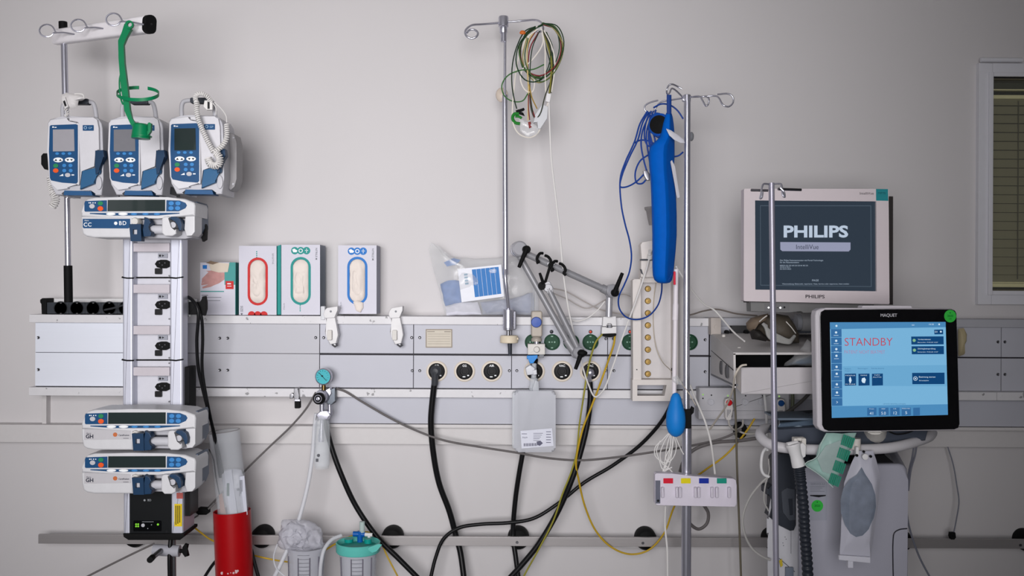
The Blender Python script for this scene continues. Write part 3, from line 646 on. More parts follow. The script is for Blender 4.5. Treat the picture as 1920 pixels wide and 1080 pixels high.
b = B(); b.prism([(378, 420), (383, 417), (386, 424), (385, 449), (379, 453), (377, 445), (375, 438), (372, 434), (376, 430)], .43, .02, .003); b.cyl((366, 436, .41), (380, 436, .41), .008); solo('clamp_lever', b, rubber, 'black T-shaped clamp lever right of the CC syringe pump', 'clamp')

# ------------------------------------------------------------------ docking tower
tw = thing('pump_tower', 'tall aluminium docking tower with four black sockets carrying the pumps', 'docking station', (287, 1013, .38))
DT = .40
for x0, x1 in ((229.5, 249), (318, 342)):
    b = B(); b.prism(rr(x0, 380, x1, 800, 3), DT, .045, .006, 3); part('side_column', b, M('column_aluminium', (196, 198, 210), .4, .35, .02), tw)
b = B(); b.box(247, 380, 320, 800, DT-.035, .05); part('back_panel', b, M('tower_panel', (202, 202, 210), .45), tw)
for y in (456, 533.5, 611, 688.5): b = B(); b.box(245, y, 318, y+16, DT-.006, .02, 0, .001); part('cross_bar', b, M('bar_lilac', (190, 184, 190), .45), tw)
for y in (495, 571.5, 648.5, 725.5):
    b = B(); b.prism([(290, y), (294, y-6), (301, y-8), (311, y-8), (317, y-5), (317, y+5), (311, y+8), (301, y+8), (294, y+6)], DT-.026, .008, .001); s = part('socket', b, rubber, tw)
    b = B()
    for a, c in ((299, y-2), (304, y+2), (309, y-2)): b.disc(a, c, 1.2, DT-.0255, .001, n=8)
    part('socket_hole', b, M('hole_grey', (80, 80, 86), .4), s)
    b = B(); b.box(290, y+8, 303, y+19, DT-.027, .006, 1.5, .0005); part('switch', b, black, tw)
    b = B(); b.box(296, y-20, 314, y-11, DT-.031, .003, 1); lb = part('socket_label', b, M('label_grey', (150, 152, 162), .5), tw)
    b = B(); b.disc(300, y-15.5, 2.2, DT-.0305, .0004, n=10); b.prism([(304, y-17.5), (308, y-15.5), (304, y-13.5)], DT-.0305, .0004); part('label_marks', b, ink, lb)
for x in (251, 317):
    for y in (517, 527, 598, 671, 681, 753): b = B(); b.disc(x, y, 1.6, DT-.030, .004, n=10); part('screw', b, scm, tw)
for y in (520.5, 675):
    b = B(); b.tubew([W(229, y-.5, DT+.001), W(238, y+1, DT+.003), W(250, y+1, DT+.002), W(252, y, DT-.028), W(316, y, DT-.028), W(318, y, DT+.002), W(330, y+1, DT+.003), W(343, y-1, DT+.001), W(343, y-1, DT-.1), W(229, y-1, DT-.1)], .0022, 6, cyc=True)
    solo('strap', b, rubber, 'thin black strap round the tower %s' % ('below its topmost socket' if y < 600 else 'below its third socket'), 'strap')
b = B(); b.box(343, 688, 355, 768, DT-.02, .06, 2, .003); part('rear_grip', b, rubber, tw)
pu = thing('power_unit', 'black power unit with green lights and yellow sticker at the tower foot', 'power unit', (287, 1013, .40))
b = B(); b.box(243, 895, 321, 1005, DT+.012, .1, 0, .001); part('front_panel', b, M('unit_black', (20, 22, 24), .35), pu)
for x0, x1 in ((231, 244), (320, 343)): b = B(); b.prism(rr(x0, 895, x1, 1004, 3), DT+.008, .1, .006, 3); part('side_column', b, M('column_aluminium', (196, 198, 210), .4, .35, .02), pu)
b = B(); b.prism([(230, 1001), (345, 1001), (345, 1006), (337, 1013), (240, 1013), (231, 1007)], DT+.018, .12, .003); part('base_plate', b, rubber, pu)
b = B(); b.box(343, 915, 357, 968, DT-.01, .07, 1, .002); part('rear_block', b, black, pu)
b = B(); b.box(250, 976, 303, 996, DT+.0125, .001, 2); dp = part('display', b, M('display_black', (8, 9, 10), .2), pu)
b = B(); [b.disc(x, y, 1.7, DT+.0135, .001, n=8) for x, y in ((255, 983), (259, 983), (255, 987), (259, 987))]; b.disc(296, 983.5, 2, DT+.0135, .001, n=10); part('green_light', b, M('led_green', (130, 210, 60), .3, 0, 0, emit=.9), dp)
b = B(); b.disc(268, 985, 3.4, DT+.014, .002, .0003, 12); part('button', b, lgrey, dp)
b = B(); b.text('BD', 280, 938, 4, DT+.0125, bold=.01); b.disc(271, 938, 2, DT+.0125, .0004, n=8); b.box(266, 978, 288, 978.8, DT+.0137, .0003); b.disc(277, 991, 1, DT+.0137, .0004, n=8); b.disc(284, 984, 1, DT+.0137, .0004, n=8); part('lettering', b, M('ink_soft', (150, 154, 158), .5, 0, 0), pu)
b = B(); b.box(327, 945, 341, 987, DT+.0095, .001); st = part('yellow_sticker', b, M('sticker_yellow', (226, 196, 24), .5), pu)
b = B(); [b.box(329+k*3.6, 948, 330.6+k*3.6, 984-k*2, DT+.0098, .0002) for k in range(3)]; part('printed_lines', b, ink, st)
b = B(); b.box(331, 924, 343, 935, DT+.0095, .001); part('red_sticker', b, M('sticker_red', (176, 90, 84), .5, 0, .3, 80), pu)
b = B(); b.box(246, 995, 249, 998, DT+.0125, .001, 1); b.box(311, 995, 314, 998, DT+.0125, .001, 1); part('screw', b, ink, pu)
# rail clamp below the tower
rc = thing('rail_clamp', 'grey rail clamp with black wing knob and rod below the power unit', 'clamp', (310, 1045, .3))
b = B(); b.cyl((288, 1031, .36), (337, 1033, .36), .017, 20); part('clamp_body', b, M('clamp_white', (170, 170, 178), .4), rc)
b = B(); b.cyl((301, 1033, .38), (284, 1047, .46), .0075, 14); part('rod', b, darkst, rc)
b = B(); b.cyl((286, 1045, .45), (281, 1050, .475), .009, 14); part('rod_tip', b, rubber, rc)
b = B(); b.cyl((337, 1033, .36), (345, 1033, .36), .006); b.prism([(341, 1027), (346, 1020), (352, 1022), (350, 1031), (353, 1043), (346, 1045), (341, 1038)], .365, .012, .003); part('wing_knob', b, rubber, rc)
b = B(); b.cyl((325, 1010, .34), (326, 1095, .34), .0072, 14); part('pole', b, darkst, rc)
# clamp right of the tower with T handle
tc = thing('tower_clamp', 'grey clamp with black T-handle right of the tower, cables hanging over it', 'clamp', (365, 600, .3))
b = B(); b.box(344, 561, 357, 594, .33, .06, 1, .002); part('clamp_body', b, M('clamp_pale', (160, 162, 160), .4), tc)
b = B(); b.box(353, 566, 372, 590, .335, .03, 1, .002); part('clamp_jaw', b, rubber, tc)
b = B(); b.prism([(366, 572), (376, 568), (379, 556), (384, 555), (386, 566), (386, 580), (383, 592), (378, 591), (377, 580), (366, 580)], .35, .018, .003); part('handle', b, rubber, tc)

# ------------------------------------------------------------------ coiled white cables on the pumps
def coil_thing(name, label, paths, extra=None):
    r = thing(name, label, 'cable', paths[0][0][0], 'coiled white cables of the infusion pumps')
    for pts, R, rad, n in paths:
        b = B(); b.coil(pts, R, rad, n); part('coil', b, wcable, r)
    return r
c1 = coil_thing('coiled_cable', 'white coiled lead hanging at the left side of the leftmost infusion pump', [([(92, 330, .44), (94, 345, .44), (97, 362, .45)], .006, .002, 8), ([(98, 360, .45), (104, 370, .45), (102, 382, .45), (97, 388, .45)], .010, .002, 9)])
b = B(); b.pillow([(114, 178), (124, 173), (148, 178), (160, 182), (159, 186), (147, 188), (146, 201), (135, 205), (121, 203), (114, 190)], .47, .02, .004, 6, 3, 50); cr = thing('call_handset', 'white bunched lead and plug draped over the handle of the leftmost pump', 'cable', (130, 205, .46)); part('bunched_lead', b, M('lead_bunch', (206, 203, 203), .4, 0, .1, 90), cr)
b = B(); b.prism([(115, 186), (122, 182), (128, 200), (121, 205)], .485, .012, .002); part('plug', b, M('plug_white', (204, 202, 202), .4), cr)
b = B(); b.prism([(118, 190), (121.5, 188), (125, 198), (121.5, 200)], .4855, .0005); part('label', b, ink, cr)
b = B(); b.tube([(158, 184, .47), (156, 178, .475), (150, 176, .475), (140, 176, .475)], .002); b.coil([(122, 203, .475), (127, 211, .475), (122, 218, .475)], .004, .0015, 5); part('lead', b, wcable, cr)
c3 = coil_thing('coiled_cable', 'long white coiled cable looped over the front of the rightmost infusion pump', [
    ([(373, 200, .485), (367, 188, .485), (368, 178, .48), (377, 175, .475), (388, 180, .47), (396, 192, .46)], .0052, .0021, 18),
    ([(368, 190, .495), (371, 220, .50), (385, 255, .50), (400, 285, .50)], .0058, .0022, 26),
    ([(400, 285, .50), (412, 278, .495), (424, 262, .49), (425, 232, .485)], .0058, .0022, 16),
    ([(404, 286, .50), (412, 296, .50), (408, 310, .50), (395, 308, .50), (390, 296, .50)], .009, .0021, 17)])
b = B(); b.tube([(425, 230, .485), (424, 218, .48), (414, 203, .47), (402, 192, .46)], .0014, 6); b.tube([(405, 215, .47), (404, 200, .46), (396, 190, .46)], .0014, 6); b.prism([(383, 188), (398, 188), (398, 206), (387, 206), (381, 200)], .465, .01, .002); part('lead', b, wcable, c3)
b = B(); b.box(389, 190, 393, 204, .466, .0005); part('label', b, ink, c3)
# ------------------------------------------------------------------ centre hanger pole
cp = thing('drip_pole', 'thin chrome drip pole with two hook arms clamped to the middle of the shelf', 'drip pole', (955, 667, .17))
b = B(); b.cyl((947, 75, .19), (946.5, 190, .19), .0042, 12); part('upper_pole', b, chrome, cp)
b = B(); b.tubew([W(946.5, 178, .19), W(948, 515, .19)], .0088, 16); part('pole', b, chrome, cp)
b = B(); b.tubew(spline([W(947, 505, .195), W(948, 525, .2), W(954, 585, .18)], 6), .0062, 14); part('bent_pole', b, chrome, cp)
b = B(); b.lathe([(.0145, 0), (.016, .004), (.016, .032), (.0125, .034), (.0125, .05), (.010, .055)], W(944, 31, .19), (0, 0, -1), 24); b.lathe([(.0095, .05), (.0095, .08)], W(944.5, 31, .19), (0, 0, -1), 20); part('hub', b, chrome, cp)
b = B(); b.tube([(936, 43, .19), (905, 45.5, .2), (886, 47, .22), (876, 53, .24), (872, 60, .25), (875, 68, .26), (884, 72, .26), (893, 69, .26), (896, 62, .255), (890, 56, .25), (881, 56, .25), (875, 62, .255)], .0034, 10, 5); part('hook_arm', b, chrome, cp)
b = B(); b.tube([(953, 41, .19), (985, 38.5, .2), (1002, 37.5, .22), (1012, 40, .24), (1017, 47, .26), (1018, 56, .27), (1010, 60, .275), (1002, 56, .27)], .0034, 10, 5); part('hook_arm', b, chrome, cp)
b = B(); b.ell(W(941, 178, .18), .020, .012, .024, 16, 8); part('height_knob', b, M('knob_hazy', (214, 200, 186), .3, 0, 0, alpha=.75), cp)
b = B(); b.lathe([(.010, 0), (.0165, .003)]+[(.0165+.0012*((k % 2)), .006+k*.0048) for k in range(13)]+[(.0165, .067), (.010, .070)], W(953, 620, .18), (0, 0, 1), 28); part('clamp', b, chrome, cp); b = B(); b.prism(rr(961, 583, 968, 618, 2), .18, .05, .003); part('clamp_jaw', b, M('jaw_steel', (110, 110, 118), .4, .4), cp)
b = B(); b.cyl((953, 618, .18), (953, 632, .18), .006, 14); part('stub', b, darkst, cp)
b = B(); b.lathe([(.027, 0), (.029, .002), (.029, .02), (.026, .024)], W(954.5, 643, .18), (0, 0, 1), 24); b.cyl((966, 635, .19), (972, 635, .19), .004); part('collar', b, cream, cp)
b = B(); b.cyl((955.5, 643, .18), (956, 667, .18), .0068, 14, .005); part('tip', b, dgrey, cp)
# ECG leads: coloured loops on the right hook
leads = [((34, 60, 40), [(1018, 45), (1000, 55), (975, 80), (968, 120), (985, 150), (1010, 152), (1030, 130), (1036, 90), (1024, 60)]),
         ((70, 96, 50), [(1016, 43), (1040, 50), (1054, 80), (1046, 118), (1020, 145), (995, 140), (978, 118), (974, 85), (990, 60)]),
         ((120, 40, 44), [(1018, 46), (1042, 56), (1052, 90), (1040, 125), (1012, 142), (985, 130), (976, 100), (985, 65), (1004, 50)]),
         ((150, 140, 92), [(1018, 44), (1036, 52), (1056, 84), (1052, 110), (1030, 145), (1010, 155), (990, 140), (980, 110), (988, 70)]),
         ((224, 218, 208), [(1008, 50), (990, 66), (975, 100), (968, 130), (964, 165), (961, 200), (962, 230), (972, 250), (992, 258), (1008, 250), (1018, 225), (1028, 190)]),
         ((40, 56, 44), [(1004, 50), (985, 58), (970, 85), (961, 120), (960, 160), (965, 190), (969, 204)]),
         ((64, 108, 60), [(1020, 121), (1000, 130), (975, 132), (952, 142), (941, 160), (946, 180), (962, 190), (980, 189), (990, 175)]),
         ((120, 46, 50), [(1010, 60), (994, 90), (990, 130), (992, 170), (998, 205), (1003, 220)]),
         ((60, 64, 54), [(1016, 56), (1024, 90), (1032, 120), (1034, 145), (1022, 180), (1012, 215), (1004, 222), (996, 205), (993, 175)]),
         ((206, 186, 130), [(1004, 56), (990, 80), (989, 130), (991, 170), (990, 205), (990, 226)]),
         ((160, 130, 60), [(992, 158), (997, 182), (1007, 204)]),
         ((228, 222, 214), [(1014, 52), (1018, 80), (1000, 110), (980, 130), (976, 150), (986, 170), (998, 172), (1002, 150), (990, 128), (981, 100), (990, 70), (1008, 55)]),
         ((226, 220, 210), [(1016, 55), (1022, 90), (1022, 130), (1024, 175), (1028, 190)]),
         ((60, 62, 50), [(1019, 58), (1028, 80), (1036, 110), (1036, 140), (1033, 174)]),
         ((130, 126, 56), [(1018, 56), (1028, 90), (1034, 115), (1033, 145), (1030, 175)])]
el = thing('lead_set', 'looped bundle of coloured patient leads with clips hanging from the centre pole hook', 'patient leads', (1000, 258, .25))
for i, (c, P) in enumerate(leads):
    cm = M('lead_colour_%d' % i, c, .45, 0, 0)
    b = B(); b.tube([(x, y, .275+.006*math.sin(i*2.1+j*.9)) for j, (x, y) in enumerate(P)], .0021 if i not in (13, 14) else .0028, 6, 5); part('lead', b, cm, el)
    if i in (0, 1, 2, 3, 7, 9, 13):
        b = B(); b.tube([(x+2.5*math.sin(i+j*.8)+(2 if i % 2 else -2)*(j > 0), y+2*math.cos(i*1.3+j), .279+.006*math.sin(i*1.1+j*.7)) for j, (x, y) in enumerate(P)], .0019, 6, 5); part('lead', b, MATS['lead_colour_%d' % max(0, i-2)], el)
b = B(); b.pillow([(966, 207), (972, 205), (982, 202), (984, 206), (976, 209), (981, 212), (984, 218), (978, 216), (970, 214)], .28, .012, .003, 4, 1, 60); part('clip', b, rubber, el, 'black clip')
b = B(); b.tube([(973, 213, .28), (964, 214, .28), (961, 222, .28), (966, 230, .28), (975, 232, .28)], .005, 8); b.tube([(966, 218, .28), (974, 219, .28), (978, 222, .28)], .004, 8); part('clip', b, M('clip_green', (36, 120, 44), .4), el, 'green clip')
b = B(); b.pillow([(990, 229), (995, 228), (996, 232), (993, 236), (997, 238), (992, 241)], .28, .006, .001, 3); part('clip', b, M('clip_red', (128, 50, 50), .5), el, 'small red clip')
b = B(); b.prism([(1017, 195), (1028, 200), (1026, 222), (1013, 242), (1007, 240), (1009, 226), (1000, 232), (1003, 215)], .278, .01, .002); part('connector_tube', b, clear3, el)
b = B(); b.pillow([(973, 220), (985, 228), (1000, 232), (1012, 240), (1008, 252), (988, 256), (976, 246)], .276, .006, .003, 5); part('plastic_wrap', b, film, el)
b = B(); b.prism([(1025, 174), (1034, 176), (1031, 192), (1023, 190)], .285, .01, .002); part('lead_joint', b, white, el)
b = B(); b.ell(W(980, 61, .285), .009, .004, .007, 10, 6, .003); part('tape', b, M('tape_orange', (196, 100, 40), .5), el)
# long white tube down from the bundle and up to the module
def cable(name, pts, r, m, label, group=None, n=8, cat='cable', res=8):
    b = B(); b.tube(pts, r, n, res); return solo(name, b, m, label, cat, group)
cable('white_tube', [(1029, 185, .28), (1031, 240, .27), (1034, 300, .26), (1042, 370, .25), (1050, 440, .25), (1056, 510, .24), (1068, 590, .22), (1085, 660, .20), (1103, 720, .18), (1116, 744, .18), (1131, 732, .19), (1148, 690, .2), (1168, 630, .22), (1192, 565, .24), (1212, 505, .25), (1219, 478, .24)], .0027, wcable, 'long thin white line from the coloured lead bundle looping below the gas outlets', None)
cable('thin_white_lead', [(1063, 596, .16), (1080, 602, .17), (1100, 597, .17), (1120, 582, .18), (1134, 565, .18)], .0022, wcable, 'short white lead curving over the shelf left of the arm bracket')
cable('thin_grey_lead', [(1032, 540, .08), (1060, 546, .07), (1095, 565, .06), (1125, 580, .05), (1160, 588, .05), (1200, 592, .05)], .0022, M('lead_pale', (168, 162, 158), .5, 0, 0), 'thin pale grey lead running along the wall behind the jointed arm')
cable('wall_lead', [(1038, 550, .05), (1062, 560, .05), (1100, 578, .05), (1140, 560, .05), (1170, 552, .05), (1190, 560, .05)], .0018, M('lead_pale', (168, 162, 158), .5, 0, 0), 'faint second pale lead on the wall behind the jointed arm')
# ------------------------------------------------------------------ jointed holding arm
armm = M('arm_grey', (148, 148, 152), .45, .3, .03)
ja = thing('jointed_holder', 'grey jointed holding arm with black levers and tube clips bracketed to the shelf', 'holding arm', (1142, 632, .15))
J1 = (970, 468, .26); J2 = (1080, 661, .24); J3 = (1143, 546, .2)
b = B(); b.cyl((978, 472, .262), (1130, 541, .205), .0105, 16); part('arm_tube', b, armm, ja)
b = B(); b.cyl((973, 478, .245), (1070, 651, .235), .0098, 16); part('arm_tube', b, armm, ja)
b = B(); b.cyl((1028, 541, .262), (1082, 650, .25), .0092, 16); part('arm_tube', b, armm, ja)
b = B(); b.cyl((1128, 540, .206), (1146, 549, .2), .0135, 18); part('collar', b, armm, ja)
b = B(); b.cyl((1062, 638, .236), (1078, 662, .236), .0128, 18); part('collar', b, armm, ja)
for (px, py, d), R in ((J1, .0245), (J2, .019), (J3, .021)):
    b = B(); c0 = W(px, py, d-.012); b.lathe([(R*.9, 0), (R, .004), (R, .012), (R*.86, .014), (R*.86, .020), (R, .022), (R, .032), (R*.8, .036)], c0, (.25, -1, .05), 26); part('joint', b, M('joint_steel', (172, 172, 178), .4, .45, .02), ja)
def lever(px, py, d, qx, qy, w=5):
    b = B(); b.lathe([(.010, 0), (.012, .004), (.012, .018), (.009, .022)], W(px, py, d), (.3, -1, 0), 18)
    b.cyl((px+2, py, d+.016), (qx, qy, d+.03), .0078, 12, .0055); part('lever', b, rubber, ja)
lever(985, 468, J1[2]+.015, 973, 501); lever(1088, 662, J2[2]+.015, 1079, 692); lever(1150, 549, J3[2]+.015, 1167, 512)
b = B(); b.ell(W(1092, 662, J2[2]+.035), .016, .010, .009, 14, 8); part('lever_knob', b, rubber, ja)
b = B(); b.disc(1028, 540, 9, .27, .02, .003, 18, 8); b.prism([(1020, 530), (1030, 527), (1038, 540), (1036, 552), (1026, 550)], .268, .018, .002); part('clip_joint', b, armm, ja)
b = B(); b.cyl((1019, 532, .275), (1012, 512, .285), .0055, 12, .004); b.disc(1016, 536, 7, .277, .02, .002, 16, 8); part('lever', b, rubber, ja)
b = B(); b.cyl((1022, 530, .265), (1032, 497, .27), .0045, 12); part('clip_stem', b, rubber, ja)
for cx, cy in ((1020, 477), (1047, 492)):
    for sx in (-1, 1):
        b = B(); k = 13
        b.tube([(cx+sx*2, cy-2+(sx+1)*2, .27), (cx+sx*7, cy-2+(sx+1)*3, .275), (cx+sx*12, cy+4+(sx+1)*3, .28), (cx+sx*13, cy+10+(sx+1)*3, .28), (cx+sx*10, cy+14+(sx+1)*3, .28), (cx+sx*14, cy+16+(sx+1)*4, .282)], .0045, 10, 4); part('tube_clip', b, rubber, ja)
b = B(); b.box(1026, 492, 1040, 497, .275, .014, 1, .001); part('clip_block', b, armm, ja)
b = B(); b.cyl((1142.5, 556, .18), (1141.5, 594, .18), .0105, 18); b.cyl((1142, 570, .18), (1142, 572, .18), .0115, 18); part('post', b, M('joint_steel', (172, 172, 178), .4, .45, .02), ja)
b = B(); b.prism([(1131, 594), (1155, 593), (1156, 611), (1147, 611), (1147, 605), (1138, 605), (1138, 612), (1130, 612)], .165, .05, .002); b.prism([(1129, 613), (1137, 613), (1137, 616), (1148, 616), (1148, 612), (1156, 612), (1156, 625), (1128, 626)], .17, .045, .002); part('bracket', b, white, ja)
b = B(); b.disc(1142, 627.5, 14, .168, .03, .004, 24, 5); part('bracket_base', b, rubber, ja)

# ------------------------------------------------------------------ white clamps on the shelf edge
def clip(px, label):
    r = thing('rail_clip', label, 'clip', (px, 652, .15), 'white plastic rail clips on the shelf edge')
    o = px-620
    b = B(); b.prism([(609+o, 581), (613+o, 577), (633+o, 574), (633+o, 582), (627+o, 596), (609+o, 597), (606+o, 589)], .165, .035, .003); part('jaw', b, white, r)
    b = B(); b.prism([(611+o, 596), (628+o, 595), (631+o, 612), (634+o, 628), (630+o, 644), (618+o, 646), (612+o, 632), (609+o, 622), (613+o, 610)], .16, .03, .003); part('clip_body', b, white, r)
    b = B(); b.box(613+o, 619, 622+o, 638, .172, .012, 2, .002); part('front_tab', b, offw, r)
    b = B(); b.disc(620+o, 584, 2, .167, .003, n=10); part('pivot_pin', b, mgrey, r)
    b = B(); b.pillow([(620+o, 643), (630+o, 642), (634+o, 648), (628+o, 652), (622+o, 648)], .15, .012, .002, 4); part('spring', b, darkst, r)
    return r
clip(620, 'white plastic clip on the shelf edge left of the blue glove box')
clip(742, 'white plastic clip on the shelf edge right of the blue glove box')
b = B(); b.prism(rr(601, 574, 609, 600, 2), .135, .02, .002); solo('shelf_connector', b, clear3, 'small translucent connector where the shelf rail joins beside the clip', 'connector')

# ------------------------------------------------------------------ oxygen flowmeter with water bottle
fmx = thing('oxygen_flowmeter', 'chrome oxygen flowmeter with blue knob and clear scale tube on the panel', 'flowmeter', (1006, 700, .16))
b = B(); b.prism(rr(996, 583, 1017, 632, 4), .185, .035, .005, 3); b.lathe([(.017, 0), (.017, .008), (.012, .014)], W(1006, 640, .17), (0, 0, 1), 20); part('body', b, M('nickel', (168, 160, 150), .5, .1, .03), fmx)
b = B(); b.lathe([(.0168, 0), (.0168, .012), (.015, .015), (0, .0155)], W(1005.5, 604, .185), (0, -1, 0), 26); part('blue_knob', b, M('knob_blue', (18, 70, 160), .35), fmx)
b = B(); b.lathe([(.0105, 0), (.0105, .06), (.0095, .075), (.006, .09)], W(1004, 584, .17), (0, 0, 1), 20); part('scale_tube', b, clear, fmx)
b = B(); b.cyl((1007, 630, .165), (1006, 645, .165), .0075, 14); b.cyl((1006, 634, .165), (1006, 639, .165), .0095, 8); part('stem', b, chrome, fmx)
b = B(); b.box(989.5, 645, 1022, 665, .18, .04, 1, .002); b.lathe([(.0095, 0), (.0095, .01), (.008, .012)], W(1006, 655, .18), (0, -1, 0), 20); part('valve_block', b, offw, fmx)
b = B(); b.box(1011, 665, 1020, 671, .17, .02, 1, .001); part('port', b, mgrey, fmx)
b = B(); b.prism([(988, 667), (1008, 666), (1008, 672), (1003, 674), (1001, 681), (993, 682), (992, 674), (988, 673)], .185, .02, .002); part('blue_fitting', b, M('fitting_blue', (16, 130, 210), .4), fmx)
b = B(); b.cyl((1005, 674, .15), (1002, 692, .13), .007, 14); part('plug_neck', b, rubber, fmx)
wb = thing('water_bottle', 'clear humidifier bottle with printed label hanging under the oxygen flowmeter', 'bottle', (1003, 850, .18))
b = B(); b.prism(rr(964, 733, 1042, 848, 8, 5), .205, .045, .008, 3); part('bottle_body', b, M('bottle_milky', (208, 210, 218), .22, 0, .04, 30, alpha=.6), wb)
b = B(); b.prism(rr(960, 736, 972, 842, 5, 4), .20, .05, .004); part('side_ridge', b, clear2, wb)
b = B(); b.lathe([(.006, .10), (.008, .098), (.0085, .055), (.013, .05), (.013, .03), (.016, .024), (.012, .012), (.020, 0)], W(1000, 740, .18), (0.02, 0, 1), 20); part('neck', b, clear2, wb)
b = B(); b.prism([(985, 690), (994, 684), (1003, 690), (1003, 702), (988, 704)], .2, .03, .004); b.prism([(999, 695), (1006, 693), (1007, 702), (1000, 703)], .21, .008, .001); part('cap', b, M('cap_milky', (214, 216, 222), .3, 0, 0, alpha=.85), wb)
b = B(); b.prism([(1004, 712), (1010, 716), (1011, 735), (1000, 740), (998, 728)], .2, .02, .003); part('side_tab', b, clear2, wb)
lb = part('label', (lambda b: b.prism([(976, 808), (1035, 803), (1038, 836), (978, 841)], .2062, .0008))(B()), M('label_paper', (214, 216, 228), .5), wb)
b = B()
for k in range(15): x = 982+k*1.75; b.prism([(x, 831.5-k*.06), (x+(.9 if k % 3 else 1.3), 831.4-k*.06), (x+(.9 if k % 3 else 1.3), 836.8-k*.06), (x, 837-k*.06)], .2066, .0003)
b.text('Aqua', 984, 820, 3.4, .2069, rot=-.08); b.box(978, 813, 988, 814, .2066, .0002); b.pillow([(1006, 828), (1013, 826), (1018, 831), (1012, 836), (1007, 834)], .2066, .0004, 0, 2)
for k in range(5): b.box(1024, 809+k*5, 1033, 810.2+k*5, .2066, .0002); b.box(1000, 812+k*3.4, 1018-k*2, 812.8+k*3.4, .2066, .0002)
part('lettering', b, M('ink_violet', (92, 92, 112), .5, 0, 0), lb)

# ------------------------------------------------------------------ hoses and cables
hm = M('hose_black', (18, 18, 20), .38, 0, 0)
h1 = thing('gas_hose', 'thick black gas hose plugged into the leftmost gas outlet', 'hose', (814, 722, .16), 'thick black gas hoses')
b = B(); b.lathe([(.0165, 0), (.018, .004), (.018, .02), (.013, .026), (.009, .03), (0, .031)], W(819, 695, .125), (-.1, -1, 0), 22); b.cyl((816, 697, .145), (815, 722, .14), .0115, 16, .0105); part('plug', b, M('plug_grey', (58, 60, 64), .4), h1)
b = B(); b.tube([(815, 715, .14), (812, 740, .135), (808, 790, .125), (812, 845, .11), (823, 905, .09), (843, 960, .075), (855, 1005, .065), (863, 1035, .07), (870, 1085, .09), (874, 1120, .1)], .0098, 12, 8); part('hose', b, hm, h1)
cable('gas_hose', [(1005, 690, .135), (1003, 720, .14), (992, 780, .11), (980, 850, .1), (973, 890, .09), (966, 940, .075), (962, 1005, .065), (967, 1045, .08), (974, 1100, .1)], .0082, hm, 'black gas hose emerging below the water bottle and passing behind the rail', 'thick black gas hoses', 12, 'hose')
h2 = thing('gas_hose', 'thick black gas hose with steel plug in the rightmost gas outlet, crossing the rail', 'hose', (1107, 700, .16), 'thick black gas hoses')
b = B(); b.lathe([(.013, 0), (.013, .018), (.009, .022), (.009, .03), (.006, .032), (0, .032)], W(1106, 698, .125), (0, -1, 0), 20); b.cyl((1105, 703, .145), (1106, 718, .14), .0062, 12); part('plug', b, chrome, h2)
b = B(); b.tube([(1106, 716, .14), (1107, 745, .14), (1102, 790, .14), (1088, 850, .14), (1070, 905, .14), (1043, 965, .13), (1010, 1020, .13), (982, 1055, .13), (950, 1090, .13)], .0092, 12, 8); part('hose', b, hm, h2)
cable('gas_hose', [(607, 770, .14), (612, 800, .14), (622, 840, .14), (640, 890, .14), (668, 950, .13), (710, 1010, .13), (745, 1045, .13), (785, 1085, .13), (810, 1110, .13)], .0088, hm, 'thick black hose sweeping down right from the suction regulator', 'thick black gas hoses', 12, 'hose')
cable('mains_cable', [(1262, 690, .2), (1264, 735, .2), (1248, 778, .18), (1205, 830, .14), (1150, 872, .11), (1095, 905, .1), (1045, 945, .1), (1000, 972, .105), (955, 980, .105), (900, 983, .105), (860, 990, .105), (832, 1010, .105), (817, 1045, .11), (806, 1090, .12)], .006, hm, 'long thinner black cable curving across the wall from the transducer stand down to the left', None, 10)
gt = M('grey_tube', (104, 100, 100), .45, 0, 0)
cable('grey_tube', [(628, 728, .14), (645, 733, .14), (680, 754, .13), (730, 783, .12), (775, 805, .12), (830, 825, .13), (900, 838, .14), (970, 849, .16), (1020, 858, .16), (1085, 863, .15), (1150, 858, .15), (1235, 846, .16), (1300, 835, .18), (1360, 820, .2), (1390, 805, .2)], .0036, gt, 'long grey tube drooping from the suction regulator past the bottle to the right')
cable('grey_tube', [(1275, 885, .2), (1283, 862, .2), (1302, 843, .2), (1340, 830, .2), (1390, 826, .2), (1440, 818, .22)], .0056, gt, 'thicker grey tube curling from behind the transducer pole to the ventilator shelf')
cable('grey_loop', [(1318, 945, .2), (1328, 962, .2), (1325, 982, .2), (1310, 992, .2), (1294, 982, .2), (1284, 960, .2)], .0052, M('grey_tube_dark', (96, 92, 92), .5, 0, 0), 'grey hose loop showing below the transducer plate right of the pole')
cable('grey_cable', [(592, 736, .13), (575, 765, .12), (545, 800, .1), (505, 838, .1), (470, 872, .1), (452, 890, .1), (425, 915, .1), (400, 942, .11), (386, 957, .13)], .0032, gt, 'thin grey cord slanting from the suction regulator down to the red cylinder')
lp = thing('inline_plug', 'black inline plug on a thin cord right of the power unit', 'plug', (378, 966, .2))
b = B(); b.prism([(368, 955), (372, 953), (387, 954), (390, 957), (390, 963), (386, 966), (371, 966), (367, 963)], .2, .025, .004); part('plug_body', b, rubber, lp)
b = B(); b.cyl((355, 961, .19), (368, 960, .19), .003); b.cyl((389, 956, .19), (403, 943, .19), .003); b.cyl((372, 966, .19), (356, 976, .2), .0025); part('lead', b, gcable, lp)
cable('thin_grey_cable', [(290, 1019, .2), (262, 1032, .22), (215, 1055, .24), (160, 1083, .26), (120, 1105, .28)], .0032, gt, 'thin grey cord slanting down left from the tower clamp')
cable('yellow_cable', [(356, 982, .2), (372, 995, .17), (392, 1010, .16), (408, 1018, .15)], .0028, ycable, 'short yellow cable between the power unit and the red cylinder')
